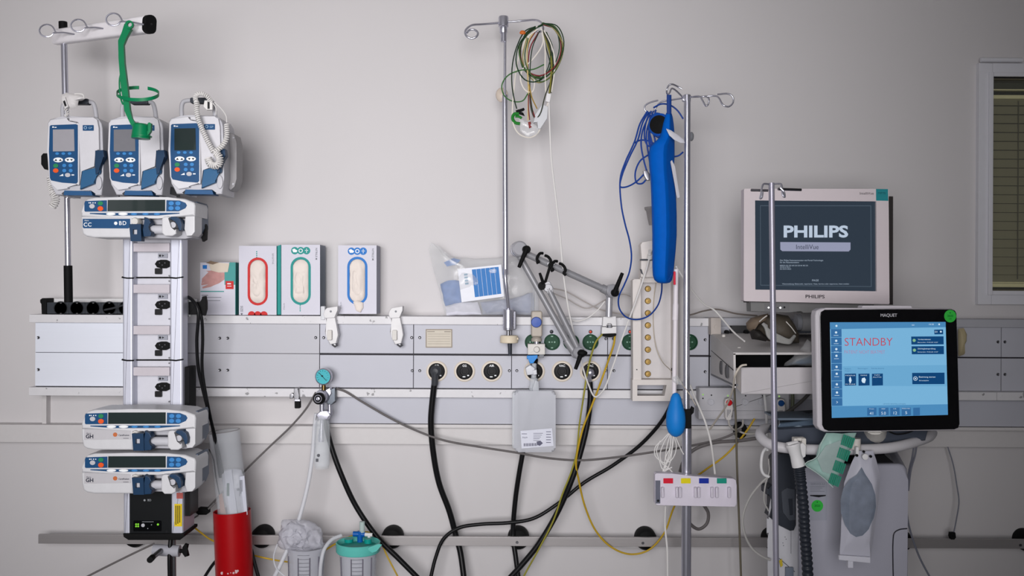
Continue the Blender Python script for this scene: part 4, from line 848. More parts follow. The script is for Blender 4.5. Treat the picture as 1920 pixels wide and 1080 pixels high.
cable('yellow_cable', [(470, 1040, .12), (500, 1047, .12), (535, 1053, .12), (575, 1055, .12), (612, 1030, .12), (634, 1017, .12), (660, 1005, .11), (690, 998, .11), (712, 1015, .12), (727, 1045, .13), (748, 1085, .14)], .0028, ycable, 'yellow cable winding behind the two canisters at the bottom')
cable('tower_cable', [(320, 1010, .36), (318, 1040, .37), (319, 1100, .37)], .0065, hm, 'black cable running straight down from the power unit', None, 10)
cable('tower_lead', [(343, 553, .33), (360, 562, .36), (371, 580, .37), (369, 640, .35), (372, 690, .33), (384, 745, .3), (396, 790, .28), (410, 850, .25), (420, 900, .22)], .0052, hm, 'left one of two black cables hanging beside the tower into the clear tube', None, 10)
cable('tower_lead', [(370, 578, .355), (377, 592, .355), (380, 630, .34), (379, 690, .32), (386, 740, .3), (396, 790, .28), (405, 840, .25), (413, 895, .22)], .0048, hm, 'right one of two black cables hanging beside the tower into the clear tube', None, 10)
cable('stray_lead', [(392, 842, .22), (400, 860, .22), (405, 895, .22), (412, 930, .22)], .002, hm, 'thin dark lead beside the clear tube')
cable('dark_cable', [(412, 1044, .2), (398, 1060, .2), (380, 1088, .2), (370, 1105, .2)], .005, hm, 'black cord leaving the red cylinder at its lower left')
cable('dark_cable', [(471, 1030, .2), (477, 1055, .2), (487, 1090, .2)], .006, hm, 'black cord leaving the red cylinder at its lower right')
# yellow green earth wires from the arm bracket
eg = 'yellow green earth wires hanging from the arm bracket'
cable('earth_wire', [(1130, 626, .165), (1118, 640, .165), (1109, 665, .165), (1101, 700, .165), (1094, 745, .165), (1086, 800, .165), (1081, 850, .16), (1071, 885, .155), (1055, 925, .15), (1038, 975, .14), (1010, 1030, .14), (985, 1075, .14), (975, 1095, .14)], .0028, ygcable, 'left yellow green earth wire from the arm bracket running down across the rail', eg)
cable('earth_wire', [(1153, 628, .16), (1151, 645, .16), (1141, 675, .165), (1127, 715, .17), (1108, 765, .17), (1094, 800, .17), (1085, 835, .165), (1080, 870, .155), (1085, 900, .13), (1097, 950, .11), (1117, 995, .105), (1145, 1025, .105), (1180, 1039, .105), (1215, 1032, .105), (1245, 1000, .11), (1262, 955, .12), (1285, 910, .14), (1320, 883, .16), (1362, 852, .18), (1400, 808, .2), (1415, 785, .2)], .0032, ycable, 'right yellow earth wire from the arm bracket sweeping up to the right socket strip', eg)

# ------------------------------------------------------------------ suction regulator
sr = thing('suction_regulator', 'chrome suction regulator with teal dial gauge and glass trap on the lower rail', 'regulator', (605, 880, .17))
b = B(); b.lathe([(.024, -.02), (.0265, -.015), (.0265, .004), (.0235, .007), (.0225, .003)], W(606.5, 706, .185), (-.08, -1, 0), 32, cap=True); g = part('gauge_case', b, chrome, sr)
b = B(); b.lathe([(.0228, .002), (.0228, .0035), (0, .0035)], W(606.5, 706, .185), (-.08, -1, 0), 32); part('dial', b, M('dial_teal', (70, 176, 186), .35, 0, .05, 200, coat=.5), g)
b = B(); b.cyl((598, 699, .190), (612, 714, .190), .0008, 6); b.ell(W(604, 705, .190), .003, .001, .003, 8, 5)
for k in range(11):
    a = math.radians(140+k*26); b.cyl((605+9*math.cos(a), 705.5+9*math.sin(a), .1895), (605+11.5*math.cos(a), 705.5+11.5*math.sin(a), .1895), .0005, 5)
part('pointer', b, ink, g)
b = B(); b.cyl((607, 722, .17), (607, 734, .17), .007, 14); part('gauge_stem', b, M('brass_dark', (116, 96, 60), .3, 1), sr)
b = B(); b.lathe([(.018, -.02), (.021, -.012), (.021, .016), (.017, .022)], W(606, 743, .165), (-.2, -1, .1), 26); b.prism([(604, 735), (618, 727), (622, 738), (610, 756), (603, 760)], .17, .03, .004); part('valve_body', b, chrome, sr)
b = B(); b.lathe([(.0185, 0), (.0185, .014), (.015, .018)], W(600, 747, .185), (-.15, -1, .05), 24); k = part('control_knob', b, rubber, sr)
b = B(); b.lathe([(.007, .016), (.006, .022), (.0035, .0225), (.0035, .02)], W(600, 747, .185), (-.15, -1, .05), 16); b.lathe([(.0125, .0165), (.0125, .0188), (.0105, .0188), (.0105, .0165)], W(600, 747, .185), (-.15, -1, .05), 20, cap=False); part('knob_insert', b, chrome, k)
b = B(); b.prism([(618, 731), (628, 727), (629, 752), (621, 760), (612, 757)], .165, .03, .003); part('rear_clamp', b, M('slate_metal', (90, 96, 104), .4, .5), sr)
b = B(); b.disc(622, 752, 6, .16, .03, .003, 16); part('black_nut', b, rubber, sr)
b = B(); b.cyl((604, 758, .165), (604, 774, .165), .0085, 12); b.cyl((618, 758, .16), (619, 778, .16), .007, 12); b.prism([(592, 778), (600, 771), (612, 770), (619, 778), (614, 788), (596, 788)], .18, .03, .004); part('manifold', b, chrome, sr)
b = B(); b.cyl((596, 778, .17), (594, 788, .17), .007, 12); part('side_port', b, darkst, sr)
b = B(); b.cyl((604, 785, .165), (603, 808, .165), .006, 12); b.cyl((603, 805, .165), (602, 828, .165), .0085, 12); b.cyl((598, 815, .17), (598, 828, .17), .003); part('inner_stem', b, chrome, sr)
b = B(); b.lathe([(.013, .175), (.020, .16), (.0255, .14), (.0262, .03), (.025, .012), (.022, 0), (0, -.001), (0, .003), (.020, .005), (.0235, .014), (.0245, .03), (.0235, .138), (.018, .158), (.011, .174)], W(603.5, 878, .165), (0, 0, 1), 28); part('glass_trap', b, M('trap_glass', (235, 240, 245), .04, 0, 0, alpha=.22), sr)
b = B(); b.disc(597, 854, 3, .192, .0006, n=12); b.box(592, 860, 597, 866, .191, .0006); part('glass_print', b, M('ink_grey_dark', (80, 82, 90), .5, 0, 0, alpha=.6), sr)
rg = thing('small_clamp', 'small metal clamp with black screw knob under the lower rail', 'clamp', (555, 765, .14))
b = B(); b.prism([(551, 728), (559, 728), (559, 741), (561, 751), (553, 753), (550, 743)], .145, .02, .002); b.prism([(543, 740), (547, 737), (551, 740), (549, 747), (543, 748)], .148, .012, .002); b.cyl((556, 732, .14), (562, 726, .14), .002); part('clamp_body', b, darkst, rg)
b = B(); b.box(552, 752, 562, 766, .148, .02, 1.5, .002); part('screw_knob', b, rubber, rg)
b = B(); b.box(552, 749, 562, 753, .147, .018, 1, .001); part('collar', b, chrome, rg)
cable('suction_tube', [(593, 775, .17), (590, 800, .17), (586, 850, .17), (578, 905, .18), (560, 975, .2), (543, 1020, .22), (525, 1060, .24), (505, 1100, .25)], .0068, hosew, 'milky suction tube hanging from the regulator down to the left canister', None, 12, 'tube')
# ------------------------------------------------------------------ red cylinder with clear tube
rcx = thing('red_holder', 'scratched red cylindrical holder standing at the bottom left of the picture', 'holder', (440, 1150, .22))
A0 = W(441, 1110, .22); A1 = W(435, 957, .22); ax = (A1-A0)
b = B(); b.lathe([(.0575, 0), (.0575, ax.length), (.054, ax.length), (.054, .03)], A0, ax, 40, cap=False)
part('cylinder', b, M('red_paint', (160, 8, 16), .35, 0, .06, 30), rcx)
b = B(); axn = ax.normalized()
for k, (a, hgt, w_) in enumerate(((-22, .075, .006), (-3, .075, .003), (6, .078, .002), (14, .077, .004), (21, .08, .007), (27, .082, .004))):
    an = math.radians(a); p = A0+axn*hgt+Vector((.0578*math.sin(an), -.0578*math.cos(an), 0)); b.ell(p, w_*.8, .0006, w_*.9, 8, 5, .001)
part('paint_chip', b, M('chip_pink', (206, 176, 180), .6), rcx)
ct = thing('clear_tube', 'clear open plastic tube standing in the red holder', 'tube', (437, 960, .2))
C0 = W(440, 985, .22); C1 = W(420, 808, .22); ax2 = C1-C0; L = ax2.length
b = B(); b.lathe([(.0475, 0), (.0475, L-.004), (.0485, L-.002), (.0485, L), (.0465, L), (.0462, .002)], C0, ax2, 40, cap=False); part('tube_wall', b, M('tube_clear', (228, 232, 238), .05, 0, 0, alpha=.2), ct)
b = B(); b.tubew([C1+(lambda u, v, k: u*(.0478*math.cos(k))+v*(.0478*math.sin(k)))(Vector((1, 0, 0))-ax2.normalized()*ax2.normalized().x, Vector((0, 1, 0)), 2*math.pi*k/40) for k in range(40)], .0013, 6, cyc=True); part('rim', b, M('rim_grey', (150, 146, 146), .2, 0, 0, alpha=.8), ct)
pk = thing('sterile_pack', 'clear and white packaged catheters tucked inside the clear tube', 'package', (440, 965, .2))
b = B(); b.pillow([(414, 884), (428, 878), (452, 882), (459, 900), (464, 970), (428, 972), (420, 930)], .225, .03, .008, 8, 3, 30); part('pouch', b, M('pouch_film', (206, 208, 218), .25, 0, .2, 40, alpha=.75, bump=.6), pk)
b = B(); b.prism([(420, 884), (434, 880), (446, 972), (432, 972)], .243, .002); b.prism([(448, 894), (458, 892), (464, 965), (454, 968)], .243, .002); part('paper_strip', b, M('strip_paper', (196, 198, 210), .5), pk)
b = B(); b.box(425, 906, 430, 930, .2435, .0015); part('green_print', b, M('dark_green_print', (44, 82, 70), .5), pk)
b = B(); b.disc(446, 918, 2.4, .2455, .001, n=12); [b.box(449+k*2, 900, 450+k*2, 930-k*4, .2452, .0006) for k in range(3)]; part('lettering', b, inkg, pk)
b = B(); b.prism([(410, 928), (416, 925), (425, 972), (414, 972)], .23, .003); part('brown_label', b, M('label_brown', (158, 116, 96), .6), pk)

# ------------------------------------------------------------------ suction canisters at the bottom
def canister(cx, w, ytop, label, lid):
    r = thing('suction_canister', label, 'canister', (cx, 1120, .2), 'clear suction canisters')
    d = .2; R = w/2*S(d); c = W(cx, 1125, d); H = (1125-ytop)*S(d)
    b = B(); b.lathe([(R*.86, 0), (R*.93, H*.6), (R, H), (R*1.03, H), (R*1.03, H-.006), (R*.97, H-.006), (R*.9, H*.6), (R*.83, .003)], c, (0, 0, 1), 40); part('vessel', b, M('canister_clear', (214, 216, 226), .12, 0, 0, alpha=.34), r)
    b = B()
    for a in (-52, -12, 22, 50):
        an = math.radians(a); p = c+Vector((R*.95*math.sin(an), -R*.95*math.cos(an), 0)); q = p+Vector((R*.06*math.sin(an), -R*.06*math.cos(an), H-.022)); b.tubew([p, q], .0018, 6)
    part('rib', b, M('rib_grey', (120, 116, 130), .3, 0, 0, alpha=.7), r)
    b = B(); [b.tubew([c+Vector((R*1.0*math.sin(math.radians(a)), -R*1.0*math.cos(math.radians(a)), H*.5+k*.012)) for a in range(-14, 22, 5)], .0008, 5) for k in range(9)]
    part('scale_mark', b, inkg, r)
    return r, c, R, H
cl, c, R, H = canister(574, 72, 1024, 'clear suction canister with crumpled plastic on top, left of the teal-lidded one', 0)
b = B(); b.pillow([(527, 976), (555, 974), (580, 976), (600, 990), (607, 1010), (606, 1027), (575, 1035), (540, 1036), (520, 1022), (526, 998)], .2, .08, .012, 22, 5, 60); b.pillow([(522, 1000), (545, 978), (570, 985), (585, 1005), (570, 1030), (535, 1030)], .22, .06, .012, 16, 9, 80); solo('crumpled_film', b, M('film_white', (214, 214, 224), .25, 0, .2, 60, alpha=.5, bump=1), 'crumpled translucent plastic film bunched on the left canister', 'plastic wrap')
b = B(); b.pillow([(546, 1035), (600, 1035), (602, 1110), (548, 1110)], .2, .07, .01, 8, 9, 26); solo('canister_liner', b, film, 'wrinkled clear liner inside the left canister', 'liner')
cable('canister_tube', [(600, 1080, .25), (602, 1055, .25), (608, 1030, .24), (622, 1012, .22), (640, 1004, .2)], .006, hosew, 'clear tube bending over the right edge of the left canister', None, 12, 'tube')
cable('thin_clear_tube', [(520, 1020, .25), (513, 1045, .25), (518, 1065, .25), (535, 1082, .25)], .0024, hosew, 'thin clear tube curling left of the canisters', None, 8, 'tube')
cr_, c, R, H = canister(671.5, 72, 1026, 'clear suction canister with a teal lid and blue fitting', 1)
teal_l = M('lid_teal', (94, 188, 178), .35); c2 = W(671.5, 1026, .2)
b = B(); R2 = 41*S(.2); b.lathe([(R2*.96, -.014), (R2, -.010), (R2, .010), (R2*1.01, .016), (R2*.97, .018), (R2*.93, .012), (R2*.90, .0), (R2*.3, -.002), (0, -.002)], c2, (0, 0, 1), 40); b.prism([(690, 1027), (710, 1020), (716, 1022), (706, 1034), (698, 1037), (690, 1032)], .27, .006, .001); lid = part('lid', b, teal_l, cr_)
b = B(); b.cyl((654, 1016, .21), (654, 1010, .21), .014, 18); b.cyl((690, 1018, .22), (690, 1010, .22), .012, 18); b.lathe([(R2*.88, .001), (R2*.88, .0025), (0, .0025)], c2, (0, 0, 1), 36); part('lid_inset', b, M('lid_teal_dark', (14, 146, 136), .35), lid)
b = B(); b.cyl((662, 1001, .2), (684, 1002, .2), .0085, 16); b.cyl((675, 996, .2), (675, 1016, .2), .009, 16); part('blue_fitting', b, M('fitting_deep_blue', (12, 88, 168), .35), cr_)
b = B(); b.cyl((684, 1002, .2), (698, 1003, .2), .006, 14); b.cyl((692, 1003, .2), (692, 1014, .2), .005, 14); part('white_port', b, white, cr_)
b = B(); b.cyl((679, 998, .2), (679, 978, .2), .0085, 16); part('clear_port', b, M('port_pale', (186, 206, 202), .3, 0, 0, alpha=.75), cr_)

# ------------------------------------------------------------------ cream equipment rack (vertical) with brass studs
rk = thing('module_rack', 'cream vertical module rack with a column of brass sockets beside the blue sleeve', 'module rack', (1235, 750, .16))
rkm = M('rack_cream', (216, 210, 206), .5, 0, .03)
b = B(); b.box(1201, 520, 1284, 716, .165, .02, 0, .001); part('back_plate', b, M('rack_plate', (206, 202, 202), .5, 0, .03), rk)
b = B(); b.prism([(1186, 526), (1189, 523), (1202, 523), (1203, 716), (1197, 722), (1187, 718)], .215, .05, .002); part('side_rail', b, rkm, rk)
b = B(); b.box(1262, 510, 1272, 722, .21, .05, 1, .002); part('side_rail', b, rkm, rk)
b = B(); b.frame([(1186, 712), (1268, 712), (1258, 752), (1186, 752)], [(1195, 722), (1250, 722), (1246, 742), (1195, 742)], .22, .05); part('bottom_frame', b, rkm, rk)
b = B(); b.box(1200, 520, 1236, 530, .2, .04, 1, .001); part('top_cap', b, rkm, rk)
brass = M('brass', (150, 124, 74), .4, .8, .03)
for k in range(8):
    py = 541.5+k*22.8 if k < 7 else 701
    b = B(); b.lathe([(.0098, 0), (.0098, .004), (.0075, .006), (.0055, .006), (.0045, .002), (.0022, .002), (.0022, .007), (0, .0075)], W(1214.5, py, .165), (0, -1, 0), 20); part('brass_socket', b, brass, rk)
b = B(); b.disc(1194, 693, 1.2, .2155, .001, n=8); part('screw', b, ink, rk)
# module boxes above the rack
mb = thing('measuring_module', 'stack of small white module boxes above the cream rack, partly behind the sleeve', 'module', (1215, 520, .18))
b = B(); b.prism([(1201, 459), (1204, 454), (1224, 450), (1230, 486), (1203, 486)], .235, .05, .003); part('module_box', b, rkm, mb)
b = B(); b.box(1202, 488, 1236, 520, .23, .06, 1, .002); part('module_box', b, rkm, mb)
b = B(); b.box(1202, 485.5, 1232, 488.5, .236, .03); b.prism([(1200, 504), (1203, 505), (1206, 515), (1203, 513)], .236, .01); part('seam', b, dgrey, mb)
b = B(); b.cyl((1218, 477, .24), (1219, 470, .25), .006, 14); b.cyl((1218, 485, .24), (1219, 478, .245), .009, 14); part('connector', b, wcable, mb)
b = B(); b.lathe([(.0085, 0), (.011, .018), (.0135, .045), (.0175, .05), (.018, .058)], W(1222, 422, .22), (-.1, 0, 1), 24); solo('ribbed_cone', b, M('cone_grey', (132, 128, 128), .4), 'small grey ribbed cone peeking out left of the blue sleeve', 'connector')

# ------------------------------------------------------------------ transducer pole (second drip pole)
dp = thing('drip_stand', 'chrome drip stand with four hooks, in front of the supply panel', 'drip stand', (1287, 1410, .40))
b = B(); b.tubew([W(1288.5, 190, .4), W(1286.5, 812, .4)], .0098, 18); part('upper_pole', b, chrome, dp)
pb_ = W(1286, 1240, .4); pb_.z = .08
b = B(); b.tubew([W(1287.5, 800, .4), pb_], .0145, 20); part('lower_pole', b, chrome, dp)
b = B()
for a in range(5):
    an = math.radians(54+a*72); b.bar(pb_+Vector((0, 0, .01)), pb_+Vector((math.cos(an)*.26, math.sin(an)*.26, -.02)), .03, .024)
part('base', b, dgrey, dp)
for a in range(5):
    an = math.radians(54+a*72); b = B(); b.lathe([(.02, -.01), (.028, -.006), (.028, .006), (.02, .01)], Vector((pb_.x+math.cos(an)*.26, pb_.y+math.sin(an)*.26, .028)), (math.cos(an+1), math.sin(an+1), 0), 18); part('castor', b, rubber, dp)
b = B(); b.lathe([(.0115, 0), (.0115, .018), (.008, .02)], W(1288, 190, .4), (0, 0, 1), 18); b.disc(1284, 185, 4, .41, .02, .002); part('hub', b, chrome, dp)
hk = [[(1281, 183, .4), (1265, 168, .42), (1259, 166, .43), (1255, 175, .44), (1251, 176, .45), (1250, 170, .46), (1254, 160, .46), (1260, 158, .46), (1270, 162, .45), (1279, 167, .45)],
      [(1280, 184, .4), (1255, 188, .38), (1238, 192, .37), (1229, 203, .36), (1222, 212, .36), (1210, 208, .36), (1209, 199, .36), (1217, 193, .36), (1234, 188, .36)],
      [(1295, 182, .4), (1320, 181, .40), (1342, 180, .41), (1348, 184, .42), (1356, 197, .43), (1366, 200, .43), (1374, 193, .43), (1374, 182, .43), (1366, 176, .43), (1345, 177, .43)],
      [(1295, 182, .4), (1312, 181, .42), (1317, 188, .43), (1324, 199, .44), (1328, 195, .44), (1329, 185, .44), (1322, 180, .43)]]
for P in hk: b = B(); b.tube(P, .0026, 10, 4); part('hook', b, chrome, dp)
b = B(); b.box(1281, 768, 1297, 804, .425, .045, 3, .004); b.prism([(1294, 770), (1298, 762), (1302, 765), (1301, 774), (1297, 778)], .41, .015, .002); part('height_clamp', b, rubber, dp)
b = B(); b.ell(W(1296, 256, .38), .008, .012, .014, 12, 8); part('side_knob', b, mgrey, dp)
# blue pressure sleeve
bs = thing('blue_sleeve', 'long bright blue fabric sleeve hanging from the drip stand hook', 'sleeve', (1243, 531, .42))
slv = M('sleeve_blue', (0, 90, 186), .65, 0, .1, 50, bump=.3, spec=.08)
def sect(rows, d, th):
    L = []
    for y, xa, xb in rows:
        xm = (xa+xb)/2; hw = (xb-xa)/2; k_ = min(1, (xb-xa)/40)
        if th < .02: L.append([W(xm+hw*math.cos(a), y, d)+Vector((0, -th/2*math.sin(a), 0)) for a in [2*math.pi*k/20 for k in range(20)]]); continue
        # the sleeve is folded: a broad front face and a side that turns back into the shade
        L.append([W(xm+hw*u, y, d)+Vector((0, -th/2*v*k_, 0)) for u, v in ((-1, 0), (-.97, .3), (-.85, .6), (-.6, .8), (-.3, .92), (-.05, .94), (.15, .8), (.3, .6), (.5, .3), (.7, 0), (.9, -.3), (1, -.5), (.96, -1.0), (.6, -1.2), (0, -1.1), (-.6, -.7), (-.95, -.3))])
    return L
b = B(); b.loft(sect([(178, 1250, 1259), (214, 1250, 1259)], .44, .006)); part('hanging_loop', b, M('sleeve_dark_blue', (14, 56, 128), .6), bs)
b = B(); b.loft(sect([(212, 1249, 1260), (218, 1247, 1262), (232, 1243, 1264.5), (248, 1240, 1266), (258, 1236, 1266.5), (268, 1226, 1267), (277, 1218, 1267), (290, 1216, 1267), (310, 1217, 1266), (330, 1219, 1266), (345, 1220, 1268), (370, 1221, 1270), (400, 1222, 1271), (440, 1223, 1271), (470, 1223, 1269), (500, 1223, 1266), (516, 1224, 1264), (525, 1227, 1262), (530, 1233, 1257), (531.5, 1240, 1250)], .43, .075)); part('sleeve_body', b, slv, bs)
b = B(); b.tubew(spline([W(x, y, dd) for x, y, dd in ((1219, 290, .443), (1222, 340, .444), (1225, 400, .445), (1226, 460, .445), (1227, 515, .443), (1238, 526, .445), (1252, 526, .445), (1261, 512, .443))], 8), .0012, 6); part('piping', b, M('sleeve_seam', (10, 70, 150), .6), bs)
b = B(); b.pillow([(1249, 241), (1258, 244), (1270, 252), (1282, 262), (1284, 268), (1276, 268), (1264, 262), (1255, 254)], .475, .003, .002, 4); part('care_label', b, M('label_satin', (186, 186, 194), .4), bs)
b = B(); b.prism([(1257, 303), (1260, 300), (1266, 312), (1270, 340), (1275, 370), (1270, 372), (1268, 365), (1265, 345)], .45, .004, .001); part('label', b, M('label_grey_white', (186, 184, 190), .5), bs)
b = B(); b.lathe([(.031, 0), (.034, .004), (.034, .02), (.028, .024), (.02, .024), (.018, .002)], W(1240, 236, .40), (-.5, -1, 0), 26); part('pump_dial_rim', b, M('dial_rim_blue', (20, 74, 160), .4), bs)
b = B(); b.lathe([(.027, .0), (.027, .028), (0, .03)], W(1240, 236, .40), (-.5, -1, 0), 24); part('dial', b, rubber, bs)
b = B(); b.box(1263, 509, 1267, 534, .44, .006, 1, .001); part('red_tag', b, M('tag_red', (200, 30, 60), .5), bs)
# blue cables
bc = thing('blue_cable', 'bundle of thin blue cables looped over the drip stand hook', 'cable', (1200, 596, .4))
for P in ([(1216, 210, .38), (1205, 230, .38), (1196, 262, .38), (1180, 295, .38), (1166, 330, .38), (1163, 350, .38), (1172, 351, .38), (1190, 343, .38), (1206, 328, .38), (1213, 318, .38)],
          [(1214, 208, .375), (1200, 232, .375), (1190, 265, .375), (1172, 305, .375), (1163, 335, .375), (1165, 385, .37), (1172, 420, .36), (1180, 450, .35), (1184, 480, .34), (1180, 510, .32), (1170, 535, .3), (1160, 558, .28), (1162, 580, .26), (1175, 595, .25), (1195, 599, .24), (1215, 593, .24), (1232, 575, .26), (1240, 550, .30), (1241, 520, .36)],
          [(1218, 210, .37), (1210, 235, .37), (1209, 262, .37), (1216, 274, .37), (1222, 272, .37), (1216, 240, .37), (1220, 215, .37)],
          [(1230, 206, .37), (1216, 250, .37), (1220, 275, .37), (1228, 268, .37), (1222, 240, .37)],
          [(1225, 208, .37), (1212, 250, .37), (1216, 290, .37), (1222, 320, .37), (1219, 270, .37), (1218, 240, .37)],
          [(1221, 208, .375), (1205, 245, .375), (1202, 270, .375), (1207, 300, .375), (1213, 322, .375)],
          [(1216, 290, .37), (1200, 302, .37), (1191, 325, .37), (1194, 343, .37), (1204, 344, .37), (1214, 333, .37)],
          [(1190, 268, .37), (1200, 263, .37), (1215, 264, .37), (1228, 270, .37)],
          [(1225, 202, .38), (1240, 195, .38), (1256, 197, .38), (1270, 207, .38), (1281, 223, .38)],
          [(1281, 285, .37), (1272, 292, .37), (1262, 294, .37)]):
    b = B(); b.tube(P, .0025, 8, 6); part('cable_strand', b, bcable, bc)
b = B(); b.tube([(1237, 214, .385), (1228, 214, .385), (1222, 232, .385), (1228, 252, .385), (1240, 260, .385)], .004, 8); part('cable_strand', b, M('dial_rim_blue', (20, 74, 160), .4), bc)
b = B(); b.prism([(1206, 320), (1212, 318), (1219, 326), (1219, 338), (1213, 338), (1208, 330)], .39, .015, .003); part('connector', b, darkst, bc)
# bulb under white sleeve tube
sb = thing('squeeze_bulb', 'blue rubber squeeze bulb at the end of a white sleeve tube beside the stand', 'bulb', (1267, 818, .44))
b = B(); L = [(.004, .128), (.010, .124), (.0145, .115), (.0165, .106), (.0205, .092), (.0265, .070), (.0285, .050), (.0275, .030), (.0225, .014), (.013, .004), (.004, .0)]
b.lathe(L, W(1267, 819, .44), (.0, 0, 1), 28); part('bulb', b, M('bulb_blue', (20, 122, 204), .5, 0, .03), sb)
b = B(); b.cyl((1268, 505, .41), (1264, 738, .43), .0068, 14); b.cyl((1267, 570, .42), (1266, 600, .42), .0085, 12); part('sleeve_tube', b, M('sleeve_white', (222, 216, 222), .35), sb)
b = B(); b.pillow([(1259, 708), (1270, 704), (1278, 716), (1280, 722), (1270, 720), (1262, 716)], .44, .012, .004, 5, 1, 50); part('tape', b, film, sb)
wr = thing('white_wires', 'tangle of thin white wires hanging below the blue bulb', 'wires', (1250, 888, .38))
for P in ([(1254, 812), (1242, 825), (1229, 838), (1228, 853), (1238, 864), (1250, 868), (1258, 850), (1262, 830), (1262, 815)],
          [(1256, 812), (1246, 828), (1238, 850), (1241, 868), (1252, 876), (1263, 888)],
          [(1257, 813), (1250, 840), (1246, 870), (1244, 888)],
          [(1258, 813), (1256, 845), (1248, 875), (1250, 880), (1256, 868), (1262, 830)],
          [(1262, 815), (1268, 835), (1264, 855), (1254, 866), (1248, 860), (1256, 840), (1259, 815)],
          [(1265, 816), (1272, 832), (1278, 845), (1282, 852)],
          [(1238, 826), (1231, 845), (1236, 862), (1243, 880), (1252, 879)],
          [(1262, 820), (1258, 850), (1246, 877), (1243, 884), (1260, 876)]):
    b = B(); b.tube([(x, y, .42) for x, y in P], .0016, 6, 5); part('wire', b, wcable, wr)
cable('sensor_wire', [(1230, 528, .17), (1226, 560, .17), (1225, 610, .17), (1230, 650, .18), (1240, 675, .2), (1258, 695, .3), (1275, 715, .38), (1290, 735, .42), (1305, 760, .42)], .0014, M('thin_wire', (186, 176, 160), .5, 0, 0), 'very thin pale wire crossing the cream rack diagonally')
cable('white_lead', [(1268, 500, .42), (1282, 522, .38), (1300, 548, .34), (1320, 570, .3), (1340, 582, .28), (1356, 600, .3), (1375, 622, .34), (1396, 640, .4)], .0026, wcable, 'white lead running from the sleeve over the shelf bracket onto the white tray')
cable('white_lead', [(1294, 722, .3), (1305, 750, .3), (1322, 790, .3), (1333, 830, .3), (1341, 890, .38)], .0032, wcable, 'white lead dropping from behind the drip stand into the transducer plate')
cable('white_lead', [(1400, 684, .66), (1390, 686, .66), (1380, 700, .66), (1374, 730, .6), (1362, 760, .5), (1345, 785, .4), (1331, 805, .32)], .0028, M('cream_cable', (196, 188, 176), .45, 0, 0), 'cream lead hanging out of the white tray past the red call button')
cable('white_lead', [(1248, 948, .4), (1247, 985, .38), (1251, 1030, .38), (1252, 1100, .38)], .003, wcable, 'white lead hanging down from the left side of the transducer plate')
cable('shelf_lead', [(1270, 594, .13), (1296, 590, .1), (1320, 583, .08), (1344, 580, .07), (1380, 588, .07), (1420, 592, .07)], .0026, M('lead_taupe', (120, 112, 106), .5, 0, 0), 'taupe lead lying along the shelf behind the drip stand')
cable('olive_cable', [(1377, 728, .25), (1380, 800, .25), (1382, 880, .25), (1386, 980, .25), (1390, 1100, .25)], .0034, M('cord_olive', (104, 98, 84), .5, 0, 0), 'straight olive grey cord hanging from the tray down past the rail')
# transducer plate
tp = thing('transducer_plate', 'white transducer holder plate with red, yellow, blue and green tabs on the stand', 'transducer plate', (1305, 950, .44))
b = B(); b.prism([(1228, 890), (1231, 887), (1260, 888), (1300, 893), (1375, 897), (1380, 900), (1382, 910), (1382, 945), (1378, 951), (1232, 948), (1228, 944)], .45, .03, .003); part('plate', b, M('plate_white', (212, 206, 218), .35), tp)
for x, m in ((1244, M('tab_red', (206, 20, 50), .4)), (1277, M('tab_yellow', (222, 206, 20), .4)), (1311, M('tab_blue', (16, 44, 150), .4)), (1344.5, M('tab_green', (24, 142, 122), .4))):
    b = B(); b.box(x, 897, x+18, 906.5, .453, .004, .5, .0005); part('colour_tab', b, m, tp)
for x in (1240, 1267, 1273, 1302, 1308, 1333, 1342, 1365): b = B(); b.box(x, 914, x+5.5, 934, .462, .014, 1.5, .003); part('slot_rib', b, M('plate_white', (212, 206, 218), .35), tp)
b = B(); b.box(1229, 901, 1238, 944, .4515, .003); part('side_slot', b, M('slot_slate', (100, 102, 116), .4), tp)
b = B(); b.disc(1234, 939, 2.4, .453, .002, n=12); part('slot_knob', b, black, tp)
# ------------------------------------------------------------------ socket strip with call buttons (right)
st = thing('call_socket_strip', 'white strip of low voltage sockets below the white tray', 'socket strip', (1400, 787, .17))
stm = M('strip_white', (186, 185, 190), .45, 0, .03)
b = B(); b.box(1310, 727, 1480, 787, .17, .045, 1, .003); part('housing', b, stm, st)
b = B(); b.box(1310, 770, 1480, 786, .176, .01, 1, .002); part('lower_lip', b, stm, st)
for px, py in ((1333, 754), (1397, 754), (1428, 754)):
    b = B(); b.lathe([(.0125, 0), (.0125, .003), (.010, .003), (.009, .0005), (.003, .0005), (.003, .002), (0, .002)], W(px, py, .17), (0, -1, 0), 22); part('socket', b, lgrey, st)
b = B()
for px, py in ((1318, 747), (1334, 741), (1398, 742), (1430, 742)): b.disc(px, py, 1.5, .1705, .001, n=8)
part('pin_hole', b, ink, st)
b = B()
for px, py in ((1318, 740), (1365, 742), (1461, 743)): b.disc(px, py, 1.6, .1708, .001, n=8)
part('green_light', b, M('led_soft_green', (150, 200, 110), .3, 0, 0, emit=.8), st)
